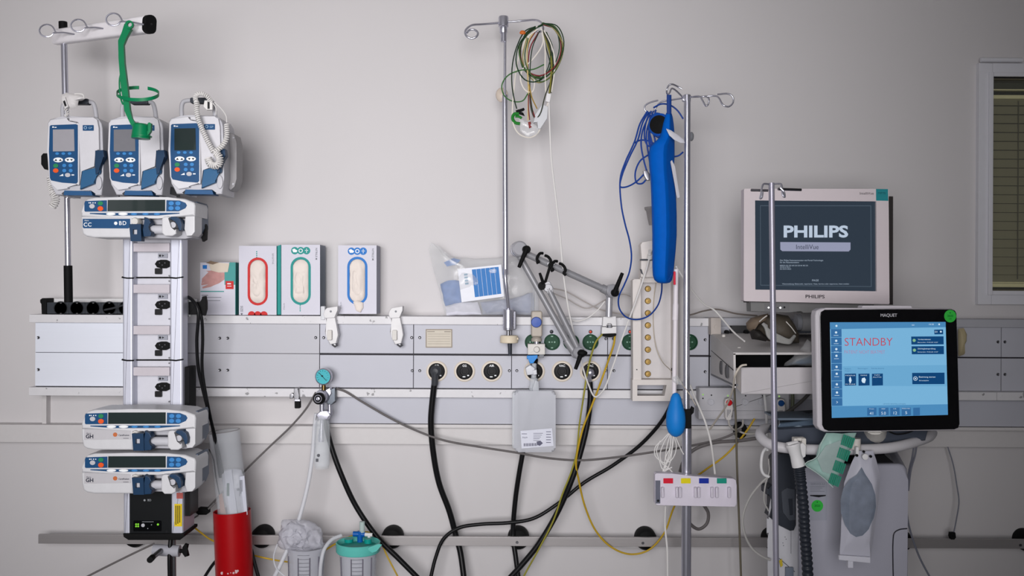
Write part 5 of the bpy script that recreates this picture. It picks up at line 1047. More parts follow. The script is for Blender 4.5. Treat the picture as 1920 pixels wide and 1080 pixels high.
for px, py, m, t, g in ((1367, 755, M('call_red', (200, 16, 30), .35), 'white call handset with a red button on the socket strip', 0), (1464.5, 756, M('call_blue', (24, 70, 130), .35), 'white call handset with a blue button, partly behind the near pole', 1)):
    r = thing('call_handset', t, 'call button', (px, py+34, .2), 'call handsets on the socket strip')
    b = B(); b.prism([(px-8, py-1), (px-6, py-7), (px, py-9), (px+6, py-7), (px+8, py-1), (px+6, py+10), (px+6, py+28), (px+3, py+33), (px-4, py+33), (px-7, py+28), (px-7, py+10)], .205, .02, .003); part('handset', b, M('handset_white', (204, 200, 198), .4), r)
    b = B(); b.lathe([(.0098, 0), (.0098, .003), (.008, .005), (0, .0055)], W(px, py, .205), (0, -1, 0), 22); part('button', b, m, r)
    b = B(); [b.box(px-4+k*2, py+13, px-3+k*2, py+27-k*3, .2055, .0004) for k in range(4)]; part('printed_lines', b, inkg, r)
cable('handset_lead', [(1366, 787, .2), (1368, 797, .2), (1378, 806, .19), (1392, 798, .17), (1393, 785, .16)], .0034, M('cord_pale', (176, 172, 168), .5, 0, 0), 'pale cord loop under the red call button')
cable('handset_lead', [(1380, 806, .19), (1398, 813, .2), (1420, 813, .22)], .003, M('cord_pale', (176, 172, 168), .5, 0, 0), 'pale cord running from the red handset to the ventilator shelf')
cable('handset_lead', [(1433, 740, .22), (1436, 765, .24), (1438, 800, .3), (1438, 830, .34)], .0042, white, 'white cord dropping from the strip behind the near pole')
b = B(); b.prism(circ(1390, 808, 12, 18, 15), .155, .03, .004); solo('cable_grommet', b, rubber, 'black oval pad on the wall behind the cords under the socket strip', 'pad')
# ------------------------------------------------------------------ white tray box with drawer
tb = thing('instrument_tray', 'off-white metal tray box with open front and drawer under the large monitor', 'tray', (1440, 740, .3))
tm = M('tray_white', (200, 197, 196), .45, 0, .03)
F0, K0 = .60, .15
def P3(x, y, d): return W(x, y, d)
b = B(); top = [P3(1333, 625, K0), P3(1660, 625, K0), P3(1660, 661, F0), P3(1375, 661, F0)]; b.loft([top, [p-Vector((0, 0, .006)) for p in top]]); part('top_plate', b, tm, tb)
b = B(); s_ = [P3(1333, 626, K0), P3(1375, 663, F0), P3(1376, 727, F0), P3(1333, 700, K0)]; b.loft([s_, [p+Vector((.006, 0, 0)) for p in s_]]); part('side_plate', b, tm, tb)
b = B(); s_ = [P3(1660, 626, K0), P3(1660, 663, F0), P3(1660, 727, F0), P3(1660, 700, K0)]; b.loft([s_, [p+Vector((.006, 0, 0)) for p in s_]]); part('side_plate', b, tm, tb)
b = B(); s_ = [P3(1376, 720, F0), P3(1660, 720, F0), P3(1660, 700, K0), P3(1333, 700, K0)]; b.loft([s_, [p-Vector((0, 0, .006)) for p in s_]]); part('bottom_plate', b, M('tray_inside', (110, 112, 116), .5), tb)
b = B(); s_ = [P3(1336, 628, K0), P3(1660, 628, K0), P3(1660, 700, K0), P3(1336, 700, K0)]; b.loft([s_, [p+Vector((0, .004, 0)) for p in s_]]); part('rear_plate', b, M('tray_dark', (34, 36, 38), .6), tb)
b = B(); b.box(1390, 689, 1660, 739, F0+.02, .012, 1, .002); part('drawer_front', b, M('drawer_front', (196, 192, 195), .45, 0, .03), tb)
b = B(); w_ = [P3(1376, 690, F0-.02), P3(1392, 690, F0+.02), P3(1392, 738, F0+.02), P3(1376, 722, F0-.02)]; b.loft([w_, [p+Vector((.004, .004, 0)) for p in w_]]); part('drawer_side', b, M('drawer_pale', (172, 166, 162), .5), tb)
b = B()
for t0, y0 in ((.45, 690), (.70, 697)):
    px = 1333+42*t0; dd = K0+(F0-K0)*t0*1.1
    b = B(); b.prism(circ(px+2, y0, 2.6, 14, 13), dd+.02, .02)
    part('side_slot', b, M('slot_dark', (74, 74, 78), .5), tb)
b = B(); b.tubew([P3(1333.5, 657, K0+.002), P3(1375, 694, F0+.002)], .0012, 6); part('side_seam', b, ink, tb)
for px, py, d in ((1357, 630, .26), (1386, 654, .5)): b = B(); b.lathe([(.0055, 0), (.0055, .006), (.004, .008)], W(px, py+2, d), (0, 0, 1), 14); part('top_screw', b, offw, tb)
b = B(); b.box(1333, 596, 1352, 628, .17, .04, 1, .001); b.disc(1343, 613, 4, .173, .004, n=14); part('bracket', b, M('bracket_cream', (182, 174, 168), .5), tb)
b = B(); b.box(1372, 611, 1490, 631, .14, .03); part('dark_backing', b, M('back_dark', (58, 58, 60), .6), tb)
b = B()
for px in (1364, 1400): b.disc(px, 623, 4, .16, .02, .001, 14)
part('rubber_foot', b, rubber, tb)
ib = thing('item_bag', 'clear plastic bag with blue items lying in the open tray', 'plastic bag', (1500, 686, .55))
b = B(); b.pillow([(1470, 685), (1490, 668), (1502, 660), (1512, 636), (1518, 640), (1520, 655), (1545, 662), (1555, 686)], .56, .06, .010, 8, 2, 26); part('bag_film', b, film, ib)
b = B(); b.pillow([(1475, 684), (1495, 674), (1520, 664), (1550, 668), (1556, 686)], .53, .04, .008, 6, 3, 30); part('blue_item', b, M('item_slate_blue', (96, 122, 146), .5, 0, .3, 40), ib)
# folded cuff bundle on the tray
cf = thing('cuff_bundle', 'dark olive folded cuff with grey tubing wrapped in it, on top of the tray', 'cuff', (1450, 645, .4))
cfm = M('cuff_olive', (74, 68, 60), .6, 0, .12, 40, bump=.4)
b = B(); b.pillow([(1399, 606), (1408, 596), (1430, 590), (1440, 588), (1436, 600), (1418, 612), (1408, 624), (1400, 616)], .42, .07, .004, 8, 1, 25); part('cuff_fold', b, M('cuff_brown', (112, 98, 84), .6, 0, .1, 40), cf)
b = B(); b.pillow([(1430, 592), (1455, 588), (1478, 592), (1487, 606), (1497, 626), (1498, 643), (1470, 643), (1440, 640), (1422, 634), (1418, 616)], .42, .10, .005, 8, 2, 22); part('cuff_body', b, cfm, cf)
b = B(); b.pillow([(1405, 622), (1412, 617), (1425, 620), (1440, 634), (1436, 640), (1410, 636)], .45, .06, .003, 6, 4, 30); part('cuff_roll', b, M('cuff_dark', (38, 36, 34), .6), cf)
b = B()
for k in range(4): b.tube([(1430+k*2, 606+k*1, .485), (1442, 620+k*4, .488), (1462, 631+k*3, .49), (1480, 638+k*1.5, .485), (1490-k*2, 630+k*3, .475)], .0048, 8)
part('tubing', b, M('tubing_grey', (150, 150, 148), .4), cf)
b = B(); b.tube([(1424, 603, .46), (1432, 596, .47), (1438, 592, .47)], .0018); b.tube([(1474, 603, .47), (1484, 614, .475), (1492, 625, .47)], .0014); part('strap_edge', b, offw, cf)
# ------------------------------------------------------------------ patient monitor
pm = thing('patient_monitor', 'large white monitor with a dark start screen reading PHILIPS', 'monitor', (1535, 586, .45))
DM = .50
pq = lambda X_, Y_: (1380+X_/3.856, 320+Y_/3.856)
mw = M('monitor_white', (216, 206, 210), .4, 0, .02)
scr = [pq(138, 215), pq(1014, 222), pq(1017, 872), pq(140, 860)]
b = B(); b.frame([pq(58, 134), pq(66, 130), pq(1100, 132), pq(1103, 136), pq(1110, 960), pq(1104, 966), pq(64, 944), pq(56, 938)], scr, DM, .02); part('front_bezel', b, mw, pm)
b = B(); b.prism([pq(58, 134), pq(66, 130), pq(1100, 132), pq(1103, 136), pq(1110, 960), pq(1104, 966), pq(64, 944), pq(56, 938)], DM-.012, .035, .002); part('case', b, mw, pm)
b = B(); b.prism([pq(80, 180), pq(1139, 185), pq(1138, 970), pq(90, 955)], DM-.05, .06, .003); part('rear_case', b, M('rear_case_dark', (50, 46, 46), .5), pm)
b = B(); b.prism([pq(132, 209), pq(1021, 216), pq(1023, 878), pq(134, 866)], DM-.008, .004); sc_ = part('screen', b, M('screen_slate', (58, 70, 84), .15, 0, .03, 2, emit=.62), pm)
b = B(); b.frame([pq(175, 251), pq(977, 252), pq(980, 840), pq(177, 830)], [pq(178, 255), pq(973, 256), pq(976, 836), pq(180, 826)], DM-.0076, .0003); part('screen_border', b, M('screen_line', (84, 98, 112), .3, 0, 0, emit=.8), sc_)
lit = M('screen_letters', (182, 196, 214), .3, 0, 0, emit=.95)
b = B(); b.text('PHILIPS', *pq(575, 440), 21.5, DM-.0072, bold=.034, width=121); part('lettering', b, lit, sc_)
b = B(); b.prism([pq(320, 516), pq(828, 519), pq(828, 570), pq(815, 584), pq(335, 582), pq(321, 570)], DM-.0072, .0004, .0002); part('screen_bar', b, M('screen_bar', (146, 150, 174), .3, 0, 0, emit=.95), sc_)
b = B(); b.text('IntelliVue', *pq(515, 551), 9, DM-.0068, width=42); part('lettering', b, M('screen_dark_letters', (66, 72, 90), .3, 0, 0, emit=.7), sc_)
b = B()
for t, x0, x1, y, h in (('Der Philips Patientenmonitor mit Portal-Technologie', 318, 630, 650, 2.8), ('für die Patientenstation', 318, 456, 663, 2.8), ('M8007A 862 382 400 230 230 M1 M2 230', 318, 520, 686, 2.4), ('SN DE 61745 R', 318, 392, 698, 2.4), ('SN 0010 0023', 318, 398, 711, 2.4), ('PAGE', 550, 597, 793, 3.6), ('Warnmeldung: Elektronik, reparieren. Netz, Service oder reparieren, Netz melden', 334, 818, 820, 2.4)):
    b.text(t, *pq((x0+x1)/2, y), h, DM-.0072, width=(x1-x0)/3.856, bold=.01)
part('lettering', b, M('screen_small_letters', (150, 164, 180), .3, 0, 0, emit=.9), sc_)
b = B(); b.text('PHILIPS', *pq(571, 910), 6.4, DM+.0006, bold=.02, width=36, skew=.015); part('lettering', b, M('ink_warm', (60, 54, 60), .5, 0, 0), pm); b = B(); b.text('IntelliVue', *pq(945, 164), 4.6, DM+.0006, width=26); part('lettering', b, M('ink_warm', (60, 54, 60), .5, 0, 0), pm)
tg = part('teal_corner', (lambda b: b.prism([pq(1013, 132), pq(1099, 133), pq(1101, 218), pq(1014, 216)], DM+.0012, .003))(B()), M('corner_teal', (40, 138, 146), .45), pm)
b = B(); b.text('MP70', *pq(1055, 163), 4.2, DM+.0016, width=14); part('lettering', b, M('ink_teal_dark', (20, 88, 98), .5, 0, 0), tg)
b = B(); b.prism([pq(105, 948), pq(1000, 962), pq(1000, 1030), pq(480, 1028), pq(470, 1010), pq(380, 1024), pq(108, 1020)], DM-.03, .05, .002); part('control_base', b, M('base_grey', (120, 120, 120), .5), pm)
b = B(); b.box(*pq(208, 962), *pq(386, 1016), DM-.029, .004, 1); part('control_panel', b, M('base_panel_grey', (112, 112, 114), .45), pm)
b = B(); b.disc(*pq(236, 990), 1.7, DM-.0285, .002, n=10); b.disc(*pq(321, 991), 1.9, DM-.0285, .002, n=10); b.disc(*pq(268, 990), 1.2, DM-.0285, .002, n=10); part('status_light', b, M('led_white', (255, 255, 255), .3, 0, 0, emit=1.5), pm)
b = B(); b.disc(*pq(350, 988), 2, DM-.0285, .002, n=10); b.disc(*pq(300, 991), 1, DM-.0285, .002, n=8); part('port_hole', b, ink, pm)
mm = thing('monitor_mount', 'grey horizontal cylinder mount below the large white monitor', 'mount', (1540, 625, .35))
b = B(); b.cyl((1500, 605, .35), (1640, 607, .35), .029, 24); part('mount_cylinder', b, M('mount_grey', (122, 122, 124), .45), mm)
b = B(); b.cyl((1492, 605, .35), (1502, 605, .35), .025, 20); part('mount_cap', b, mgrey, mm)
b = B(); b.box(1496, 621, 1680, 624, .37, .2); part('mount_plate', b, dgrey, mm)
b = B(); b.box(1560, 560, 1600, 606, .36, .05, 1, .002); part('mount_neck', b, mgrey, mm)
b = B(); b.cyl((1570, 607, .33), (1570, 622, .09), .025, 16); part('mount_arm', b, mgrey, mm)
# ------------------------------------------------------------------ ventilator touch screen
vs = thing('ventilator_screen', 'black framed touch screen showing STANDBY on light blue', 'touch screen', (1667, 809, .8))
DV = .82
vq = lambda X_, Y_: (1520+X_/4.153, 560+Y_/4.153)
shell = [vq(*p) for p in ((36, 130), (45, 95), (75, 78), (120, 72), (1100, 76), (1128, 88), (1142, 115), (1166, 980), (1155, 1015), (1125, 1028), (110, 1040), (75, 1025), (52, 990))]
b = B(); b.prism(shell, DV-.004, .035, .006, 3); part('shell', b, M('shell_white', (196, 192, 198), .38), vs)
gl = [vq(*p) for p in ((74, 140), (82, 104), (110, 86), (600, 82), (1098, 83), (1124, 94), (1136, 118), (1160, 975), (1150, 1005), (1120, 1018), (600, 1026), (140, 1031), (108, 1018), (92, 985))]
b = B(); b.prism(gl, DV, .006, .001); part('front_glass', b, M('glass_black', (12, 12, 14), .08, 0, 0, coat=.3), vs)
b = B(); b.box(*vq(400, 54), *vq(790, 90), DV-.02, .03, 3, .002); part('top_lip', b, M('shell_white', (196, 192, 198), .38), vs)
def scrm(n, c, e=.95): return M('display_'+n, c, .3, 0, 0, emit=e)
DS = DV+.0006
b = B(); b.prism([vq(150, 184), vq(1051, 181), vq(1069, 905), vq(165, 929)], DS, .001); sn = part('screen', b, scrm('sky', (118, 176, 214)), vs)
sn2 = []
def sq(pts, m, name, lift=.0006): b = B(); b.prism([vq(*p) for p in pts], DS+lift, .0004); return part(name, b, m, sn)
sq(((150, 184), (1051, 181), (1052, 222), (151, 238)), scrm('bar', (72, 132, 180)), 'screen_header')
sq(((163, 838), (1067, 822), (1069, 905), (165, 929)), scrm('bar_low', (76, 138, 186)), 'screen_footer')
sq(((250, 526), (1059, 516), (1062, 682), (252, 678)), scrm('band', (106, 166, 206)), 'screen_band')
navy = scrm('navy', (14, 66, 116)); nav2 = scrm('navy2', (52, 106, 158))
ys = [238, 303, 368, 420, 506, 560, 642, 706, 775]
for i, y in enumerate(ys):
    y1 = (ys+[838])[i+1]-4; sq(((157+i*.9, y), (240+i*.8, y-1), (241+i*.8, y1), (158+i*.9, y1+1)), nav2, 'screen_key', .0008)
for a, c, x0, x1 in ((293, 357, 783, 1035), (369, 433, 786, 1037), (576, 666, 790, 1042), (240, 278, 962, 1031)): sq(((x0, a+2), (x1, a), (x1+1, c-1), (x0+2, c)), navy, 'screen_button', .0008)
for x0, x1 in ((265, 353), (372, 458), (477, 562)): sq(((x0, 585), (x1, 583), (x1+1, 675), (x0+1, 678)), navy, 'screen_icon', .0008)
for x0, x1 in ((440, 512), (530, 606), (620, 692), (708, 780), (798, 850)): sq(((x0, 850), (x1, 848), (x1+1, 908), (x0+1, 912)), nav2, 'screen_tile', .0008)
b = B(); b.text('STANDBY', *vq(450, 336), 15.5, DS+.0012, width=90, skew=-.004, bold=-.008); part('lettering', b, scrm('red', (186, 66, 84)), sn)
b = B(); b.text('PATIENT NICHT BEATMET', *vq(420, 415), 6.6, DS+.0012, width=76, bold=-.01); part('lettering', b, scrm('pink', (176, 116, 150)), sn)
wl = scrm('white', (206, 226, 240))
b = B()
for t, x, y, h, w_ in (('Vorbetriebstest', 885, 317, 2.6, 24), ('Bestanden 19.03.20 14:37', 912, 340, 1.8, 38), ('Dichtigkeitsprüfung', 903, 391, 2.6, 33), ('Bestanden 19.03.20 14:37', 912, 415, 1.8, 38), ('Beatmung starten', 907, 611, 3, 31), ('Invasiv', 882, 637, 2.4, 18), ('EX', 978, 258, 3, 5),
                     ('MODUS', 308, 598, 2, 18), ('MASKE', 414, 597, 2, 12), ('NIV', 518, 595, 2, 10), ('AUTO', 518, 611, 2, 16), ('19:30', 938, 200, 2.6, 9), ('NIV', 798, 206, 2.4, 5), ('41', 476, 893, 5.5, 6.5), ('5.0', 567, 892, 5.5, 8.5), ('12', 656, 890, 5.5, 6.5), ('5', 744, 888, 5.5, 3.5), ('PEEP', 566, 858, 1.7, 7), ('Pmax', 475, 858, 1.7, 9), ('I:E', 655, 857, 1.7, 5), ('FREQ MIN', 742, 856, 1.7, 15),
                     ('IN RUHE', 309, 666, 1.8, 18), ('>', 206, 806, 7, 3)):
    b.text(t, *vq(x, y), h, DS+.0012, width=w_)
for i, y in enumerate(ys[:-1]): b.disc(*vq(198+i, y+25), 2.2, DS+.0012, .0003, n=8); b.box(*vq(180+i, y+46), *vq(216+i, y+49), DS+.0012, .0003)
b.frame(circ(*vq(816, 622), 4, 14), circ(*vq(816, 622), 3.1, 12), DS+.0012, .0003); b.disc(*vq(816, 622), 1.4, DS+.0012, .0003, n=8); b.disc(*vq(1014, 257), 1.8, DS+.0012, .0003, n=8)
b.prism([vq(*p) for p in ((308, 608), (314, 618), (319, 636), (312, 658), (304, 658), (298, 636), (302, 618))], DS+.0012, .0003); b.prism([vq(*p) for p in ((400, 620), (420, 614), (430, 630), (422, 658), (404, 655), (396, 640))], DS+.0012, .0003); b.disc(*vq(201, 212), 2, DS+.0012, .0003, n=8); b.disc(*vq(1001, 200), 1.6, DS+.0012, .0003, n=8)
part('lettering', b, wl, sn)
b = B(); b.disc(*vq(806, 325), 3, DS+.0012, .0003, n=10); b.disc(*vq(808, 401), 3, DS+.0012, .0003, n=10); part('green_tick', b, scrm('green', (130, 180, 140)), sn)
b = B()
for t, x, y, w_ in (('Patient', 290, 546, 12), ('Kategorie', 290, 563, 11), ('Beatmungsart', 407, 545, 19), ('Standardwerte', 522, 543, 24), ('LETZTE EINSTELLUNGEN', 652, 820, 42)): b.text(t, *vq(x, y), 2.2, DS+.0012, width=w_)
part('lettering', b, scrm('mid_blue', (60, 112, 156)), sn)
b = B(); b.text('MAQUET', *vq(608, 131), 6, DV+.0004, width=31, bold=.012); part('lettering', b, M('ink_silver', (190, 190, 196), .4, 0, 0), vs)
b = B(); b.disc(*vq(1087, 136), 11.2, DV+.001, .001, .0003, 32, 11.8); gs = part('green_sticker', b, M('sticker_green', (52, 182, 66), .45), vs)
b = B(); b.text('2020', *vq(1087, 135), 4, DV+.0014, bold=.02); b.disc(*vq(1087, 110), 1.2, DV+.0014, .0003, n=8); b.text('OK', *vq(1087, 158), 3, DV+.0014); part('lettering', b, M('ink_green', (16, 110, 40), .5, 0, 0), gs)
b = B(); b.disc(*vq(505, 1042), 14, DV-.01, .05, .003, 20, 4); b.box(1600, 770, 1680, 800, DV-.04, .10, 4, .004); b.cyl((1640, 785, .74), (1640, 830, .64), .03, 18); part('screen_mount', b, offw, vs)
# ------------------------------------------------------------------ ventilator body
vt = thing('ventilator', 'grey white ventilator unit standing below the STANDBY screen', 'ventilator', (1570, 1470, .5))
DB = .60
vtb = M('ventilator_body', (168, 168, 180), .4, 0, .02)
kq = lambda X_, Y_: (1380+X_/3.374, 760+Y_/3.374)
b = B(); b.prism([(1497, 880), (1502, 872), (1686, 870), (1695, 873), (1701, 881), (1703, 900), (1701, 1440), (1497, 1440)], DB, .32, .01, 4, dx=.10); part('front_cover', b, vtb, vt)
b = B(); b.prism([(1452, 860), (1462, 850), (1498, 850), (1498, 1440), (1437, 1440), (1443, 1012), (1437, 1000), (1437, 972), (1446, 955)], DB-.01, .30, .006, 3, dx=.095); part('side_cover', b, M('ventilator_side', (190, 190, 196), .4), vt)
b = B(); b.prism([(1452, 862), (1462, 851), (1520, 848), (1520, 874), (1499, 880), (1492, 890), (1493, 985), (1489, 995), (1482, 996), (1460, 985), (1444, 971), (1449, 955), (1449, 935), (1438, 928), (1438, 915), (1450, 912)], DB+.005, .06, .004); part('dark_recess', b, M('recess_dark', (46, 50, 58), .4), vt)
b = B(); b.frame([(1465, 922), (1475, 915), (1490, 918), (1491, 975), (1480, 976), (1468, 960)], [(1478, 935), (1486, 935), (1487, 965), (1481, 966)], DB+.009, .006); part('recess_handle', b, M('recess_mid', (70, 74, 82), .4), vt)
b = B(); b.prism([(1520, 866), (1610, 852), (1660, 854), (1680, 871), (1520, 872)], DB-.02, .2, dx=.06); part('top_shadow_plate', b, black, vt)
b = B(); b.tube([(1701, 991, DB+.001), (1686, 993, DB+.001), (1677, 999, DB+.001), (1674.5, 1012, DB+.001), (1675, 1100, DB+.001)], .0016, 6, 5); part('door_seam', b, M('seam_dark', (40, 40, 48), .5), vt)
lbx = part('rating_label', (lambda b: b.box(1515, 903, 1551, 976, DB+.001, .001))(B()), M('label_silver', (158, 160, 172), .4), vt)
b = B(); b.text('SERVO-U', 1533, 907.5, 3.6, DB+.0015, width=26, align='CENTER'); [b.box(1519, 912+k*3, 1546-(k % 3)*4, 912.7+k*3, DB+.0014, .0003) for k in range(4)]; part('lettering', b, inkg, lbx)
b = B(); b.prism([(1519, 928), (1549, 928), (1548, 930), (1535, 932.5), (1519, 930)], DB+.0014, .0003); part('logo_swoosh', b, ink, lbx)
b = B(); b.disc(1532.5, 948.5, 11, DB+.0016, .001, .0003, 28); gs = part('green_sticker', b, M('sticker_green', (52, 182, 66), .45), vt)
b = B(); b.text('2020', 1532.5, 948.5, 4, DB+.002, bold=.02); b.disc(1532.5, 941.5, 1.2, DB+.002, .0003, n=8); part('lettering', b, M('ink_green', (16, 110, 40), .5, 0, 0), gs)
b = B(); b.prism([(1461, 1052), (1466, 1048), (1468, 1060), (1464, 1064)], DB+.0005, .002); part('yellow_sticker', b, M('sticker_yellow2', (190, 168, 50), .5), vt)
b = B(); b.box(1473, 1064, 1488, 1090, DB+.0005, .006, 1); part('port_cover', b, M('port_grey', (110, 118, 132), .4), vt)
b = B(); [b.disc(x, y, .9, DB-.0095, .0008, n=8) for x, y in ((1472, 1007), (1474, 1011), (1468, 1018), (1469, 1023))]; b.tubew([W(1461, 1047, DB-.009), W(1490, 1072, DB-.009)], .0012, 6); b.tubew([W(1483, 995, DB-.009), W(1483, 1038, DB-.009)], .0006, 6); part('panel_marks', b, M('mark_grey', (96, 98, 106), .5), vt)
b = B(); b.box(1430, 1430, 1706, 1462, DB+.03, .40, 6, .01); part('trolley_base', b, dgrey, vt)
for px in (1450, 1690):
    for dd in (.6, .26):
        c_ = W(px, 1462, DB); b = B(); b.lathe([(.03, -.012), (.042, -.008), (.042, .008), (.03, .012)], Vector((c_.x, -dd, .042)), (1, 0, 0), 20); part('castor', b, rubber, vt)
# handle rail around the shelf
b = B(); b.tubew(spline([W(*p) for p in ((1445, 802, .58), (1430, 806, .64), (1426, 818, .69), (1438, 830, .72), (1460, 838, .74), (1520, 843, .75), (1600, 843, .75), (1665, 840, .74), (1705, 832, .71), (1740, 820, .64), (1748, 812, .56))], 6), .0135, 12); part('handle_rail', b, M('rail_white', (198, 196, 200), .38), vt)
b = B(); b.prism([(1441, 806), (1546, 800), (1740, 806), (1735, 826), (1660, 834), (1460, 834)], .70, .36, .002, dx=.115); part('shelf', b, M('shelf_dark', (64, 70, 82), .45), vt)
# long items on the ventilator
ac = thing('accessory_case', 'smoky blue clear plastic tray with coiled tubing on the ventilator shelf', 'plastic tray', (1500, 822, .6))
b = B(); b.prism([(1462, 793), (1535, 786), (1548, 787), (1548, 820), (1490, 822), (1464, 815), (1458, 800)], .66, .14, .004, dx=.04); part('case', b, M('case_smoky', (92, 108, 126), .15, 0, .1, 20, alpha=.75), ac)
b = B(); b.tube([(1480, 805, .668), (1500, 800, .668), (1512, 808, .668), (1500, 815, .668), (1488, 810, .668), (1500, 803, .668), (1530, 806, .668)], .003, 8); part('coiled_tube', b, M('tube_blue_grey', (140, 156, 172), .3), ac)
b = B(); b.box(1459, 784, 1535, 788, .665, .14, 1); part('case_rim', b, M('rim_blue_grey', (96, 108, 122), .3), ac)
b = B(); b.prism([(1499, 803), (1532, 800), (1532, 803), (1500, 806)], .672, .002); part('pale_strip', b, offw, ac)
yc = thing('breathing_hose', 'black corrugated breathing hose with white connector on the ventilator', 'hose', (1496, 875, .78))
b = B(); A_, Z_ = W(1486, 832, .79), W(1498, 874, .79); b.lathe([(.018, 0), (.019, .004), (.0165, .012), (.0145, .03), (.0155, .04), (.017, .055), (.0168, (Z_-A_).length)], A_, Z_-A_, 22)
b.cyl((1476, 836, .785), (1496, 832, .785), .009, 14); b.prism([(1500, 833), (1506, 830), (1512, 836), (1511, 856), (1504, 861), (1500, 855)], .79, .02, .003); part('connector', b, white, yc)
b = B(); P = spline([W(*p) for p in ((1498, 874, .79), (1501, 900, .785), (1506, 950, .78), (1509, 1000, .775), (1513, 1050, .77), (1516, 1110, .77))], 60); Fr = frames(P); L = []
for i, (p, (t, u, v)) in enumerate(zip(P, Fr)):
    rr_ = .0118+.0028*abs(math.sin(i*.30)); L.append([p+u*(rr_*math.cos(2*math.pi*k/14))+v*(rr_*math.sin(2*math.pi*k/14)) for k in range(14)])
b.loft(L); part('corrugated_hose', b, M('hose_slate', (40, 44, 52), .4), yc)
rc2 = thing('rail_clip', 'white twin rail clips gripping the ventilator handle rail', 'clip', (1508, 842, .78))
b = B(); b.box(1489, 822, 1496, 848, .785, .02, 2, .002); b.box(1504, 822, 1512, 846, .785, .02, 2, .002); b.box(1489, 821, 1511, 827, .78, .02, 2, .002); part('clip_body', b, M('clip_cream', (206, 202, 196), .4), rc2)
gp = thing('green_pouch', 'clear pouch with pale green striped contents hanging under the screen', 'pouch', (1562, 914, .8))
b = B(); b.pillow([(1550, 812), (1606, 812), (1600, 828), (1580, 872), (1562, 914), (1545, 896), (1508, 871), (1530, 858), (1536, 834)], .80, .03, .006, 8, 1, 28); part('pouch_film', b, M('pouch_green_film', (166, 200, 192), .25, 0, .2, 30, alpha=.75, bump=.6), gp)
def gstripe(u0, v0, u1, v1):
    O = (1582, 812); a = (24, 0); c = (-32, 100)
    q = lambda u, v: (O[0]+a[0]*u*(1-.15*v)+c[0]*v, O[1]+c[1]*v+u*9)
    return [q(u0, v0), q(u1, v0), q(u1, v1), q(u0, v1)]
b = B()
for k in range(4):
    for j in range(6): b.prism(gstripe(.04+j*.155, .02+k*.24, .04+j*.155+.12, .02+k*.24+.19), .822, .001)
part('green_stripe', b, M('stripe_green', (40, 134, 110), .5), gp)
b = B(); b.pillow([(1532, 860), (1548, 836), (1575, 826), (1590, 836), (1574, 870), (1560, 890), (1542, 884)], .818, .004, .002, 6, 6, 30); part('white_seal', b, M('seal_pale', (178, 196, 194), .4, 0, .1, alpha=.55), gp)
b = B(); b.tube([(1549, 815, .82), (1538, 835, .82), (1533, 856, .82), (1509, 870, .82), (1528, 884, .82), (1546, 898, .82), (1562, 914, .82)], .001, 6, 3); part('pouch_edge', b, M('edge_pale', (196, 214, 208), .3, 0, 0, alpha=.8), gp)
rb = thing('breathing_bag', 'translucent white breathing bag with grey inside hanging from the rail clip', 'breathing bag', (1603, 1056, .78))
b = B(); b.pillow([(1607, 846), (1637, 846), (1643, 862), (1651, 893), (1646, 950), (1632, 1050), (1574, 1048), (1578, 960), (1582, 905), (1597, 866)], .79, .03, .003, 10, 2, 20, flat=True); part('outer_sheet', b, M('bag_sheet', (196, 196, 208), .4, 0, .03, 20, alpha=.82), rb)
b = B(); b.pillow([(1616, 876), (1623, 890), (1635, 908), (1641, 928), (1642, 950), (1638, 972), (1629, 992), (1617, 1004), (1605, 1007), (1594, 1000), (1584, 984), (1577, 962), (1576, 938), (1581, 916), (1592, 900), (1606, 890)], .806, .008, .002, 8, 3, 30); part('inner_bag', b, M('bag_slate', (124, 134, 150), .5, 0, .45, 30, alpha=.7), rb)
b = B(); b.prism([(1573, 1041), (1632, 1045), (1632, 1056), (1573, 1050)], .803, .006, .001); b.box(1590, 1052, 1600, 1065, .80, .01, 1, .001); part('bottom_bar', b, M('bag_bar', (200, 200, 210), .4), rb)
b = B(); b.lathe([(.0075, 0), (.0075, .006), (.004, .007)], W(1621, 856, .803), (0, -1, 0), 18); b.prism(rr(1605, 838, 1611, 855, 2), .806, .01, .002); part('hanging_eyelet', b, white, rb)
b = B(); b.disc(1607, 854, 2.6, .808, .004, n=12); b.disc(1633, 856, 2.6, .804, .004, n=12); b.disc(1620, 847, 2.4, .806, .004, n=10); part('black_stud', b, black, rb)
b = B(); b.cyl((1604, 822, .775), (1604, 842, .775), .013, 18); solo('white_hook', b, M('clip_cream', (206, 202, 196), .4), 'white clip block on the rail above the breathing bag', 'clip')
b = B(); b.tube([(1438, 838, .60), (1430, 850, .60), (1428, 880, .60), (1433, 890, .60), (1442, 894, .60)], .0042, 10); b.tube([(1440, 832, .60), (1439, 845, .60)], .005); solo('bed_hook', b, white, 'white curved hook hanging at the left of the ventilator', 'hook')
cable('vent_cable', [(1443, 892, .60), (1428, 905, .60), (1405, 935, .60), (1393, 970, .60), (1396, 1000, .60), (1410, 1028, .60), (1430, 1044, .61), (1445, 1050, .61)], .0032, M('cable_pale_grey', (164, 162, 160), .5, 0, 0), 'pale grey cable bowing out left of the ventilator')
cable('vent_cable', [(1441, 860, .60), (1442, 885, .60), (1435, 910, .60), (1433, 940, .60), (1441, 958, .60)], .0022, M('cable_pale_grey', (164, 162, 160), .5, 0, 0), 'thin pale cable close against the left side of the ventilator')
cable('vent_lead', [(1714, 834, .3), (1710, 860, .3), (1704, 885, .28), (1700, 930, .28), (1703, 980, .25), (1722, 1040, .25), (1745, 1085, .25)], .003, M('cable_slate', (116, 118, 130), .5, 0, 0), 'slate cable hanging along the right side of the ventilator')
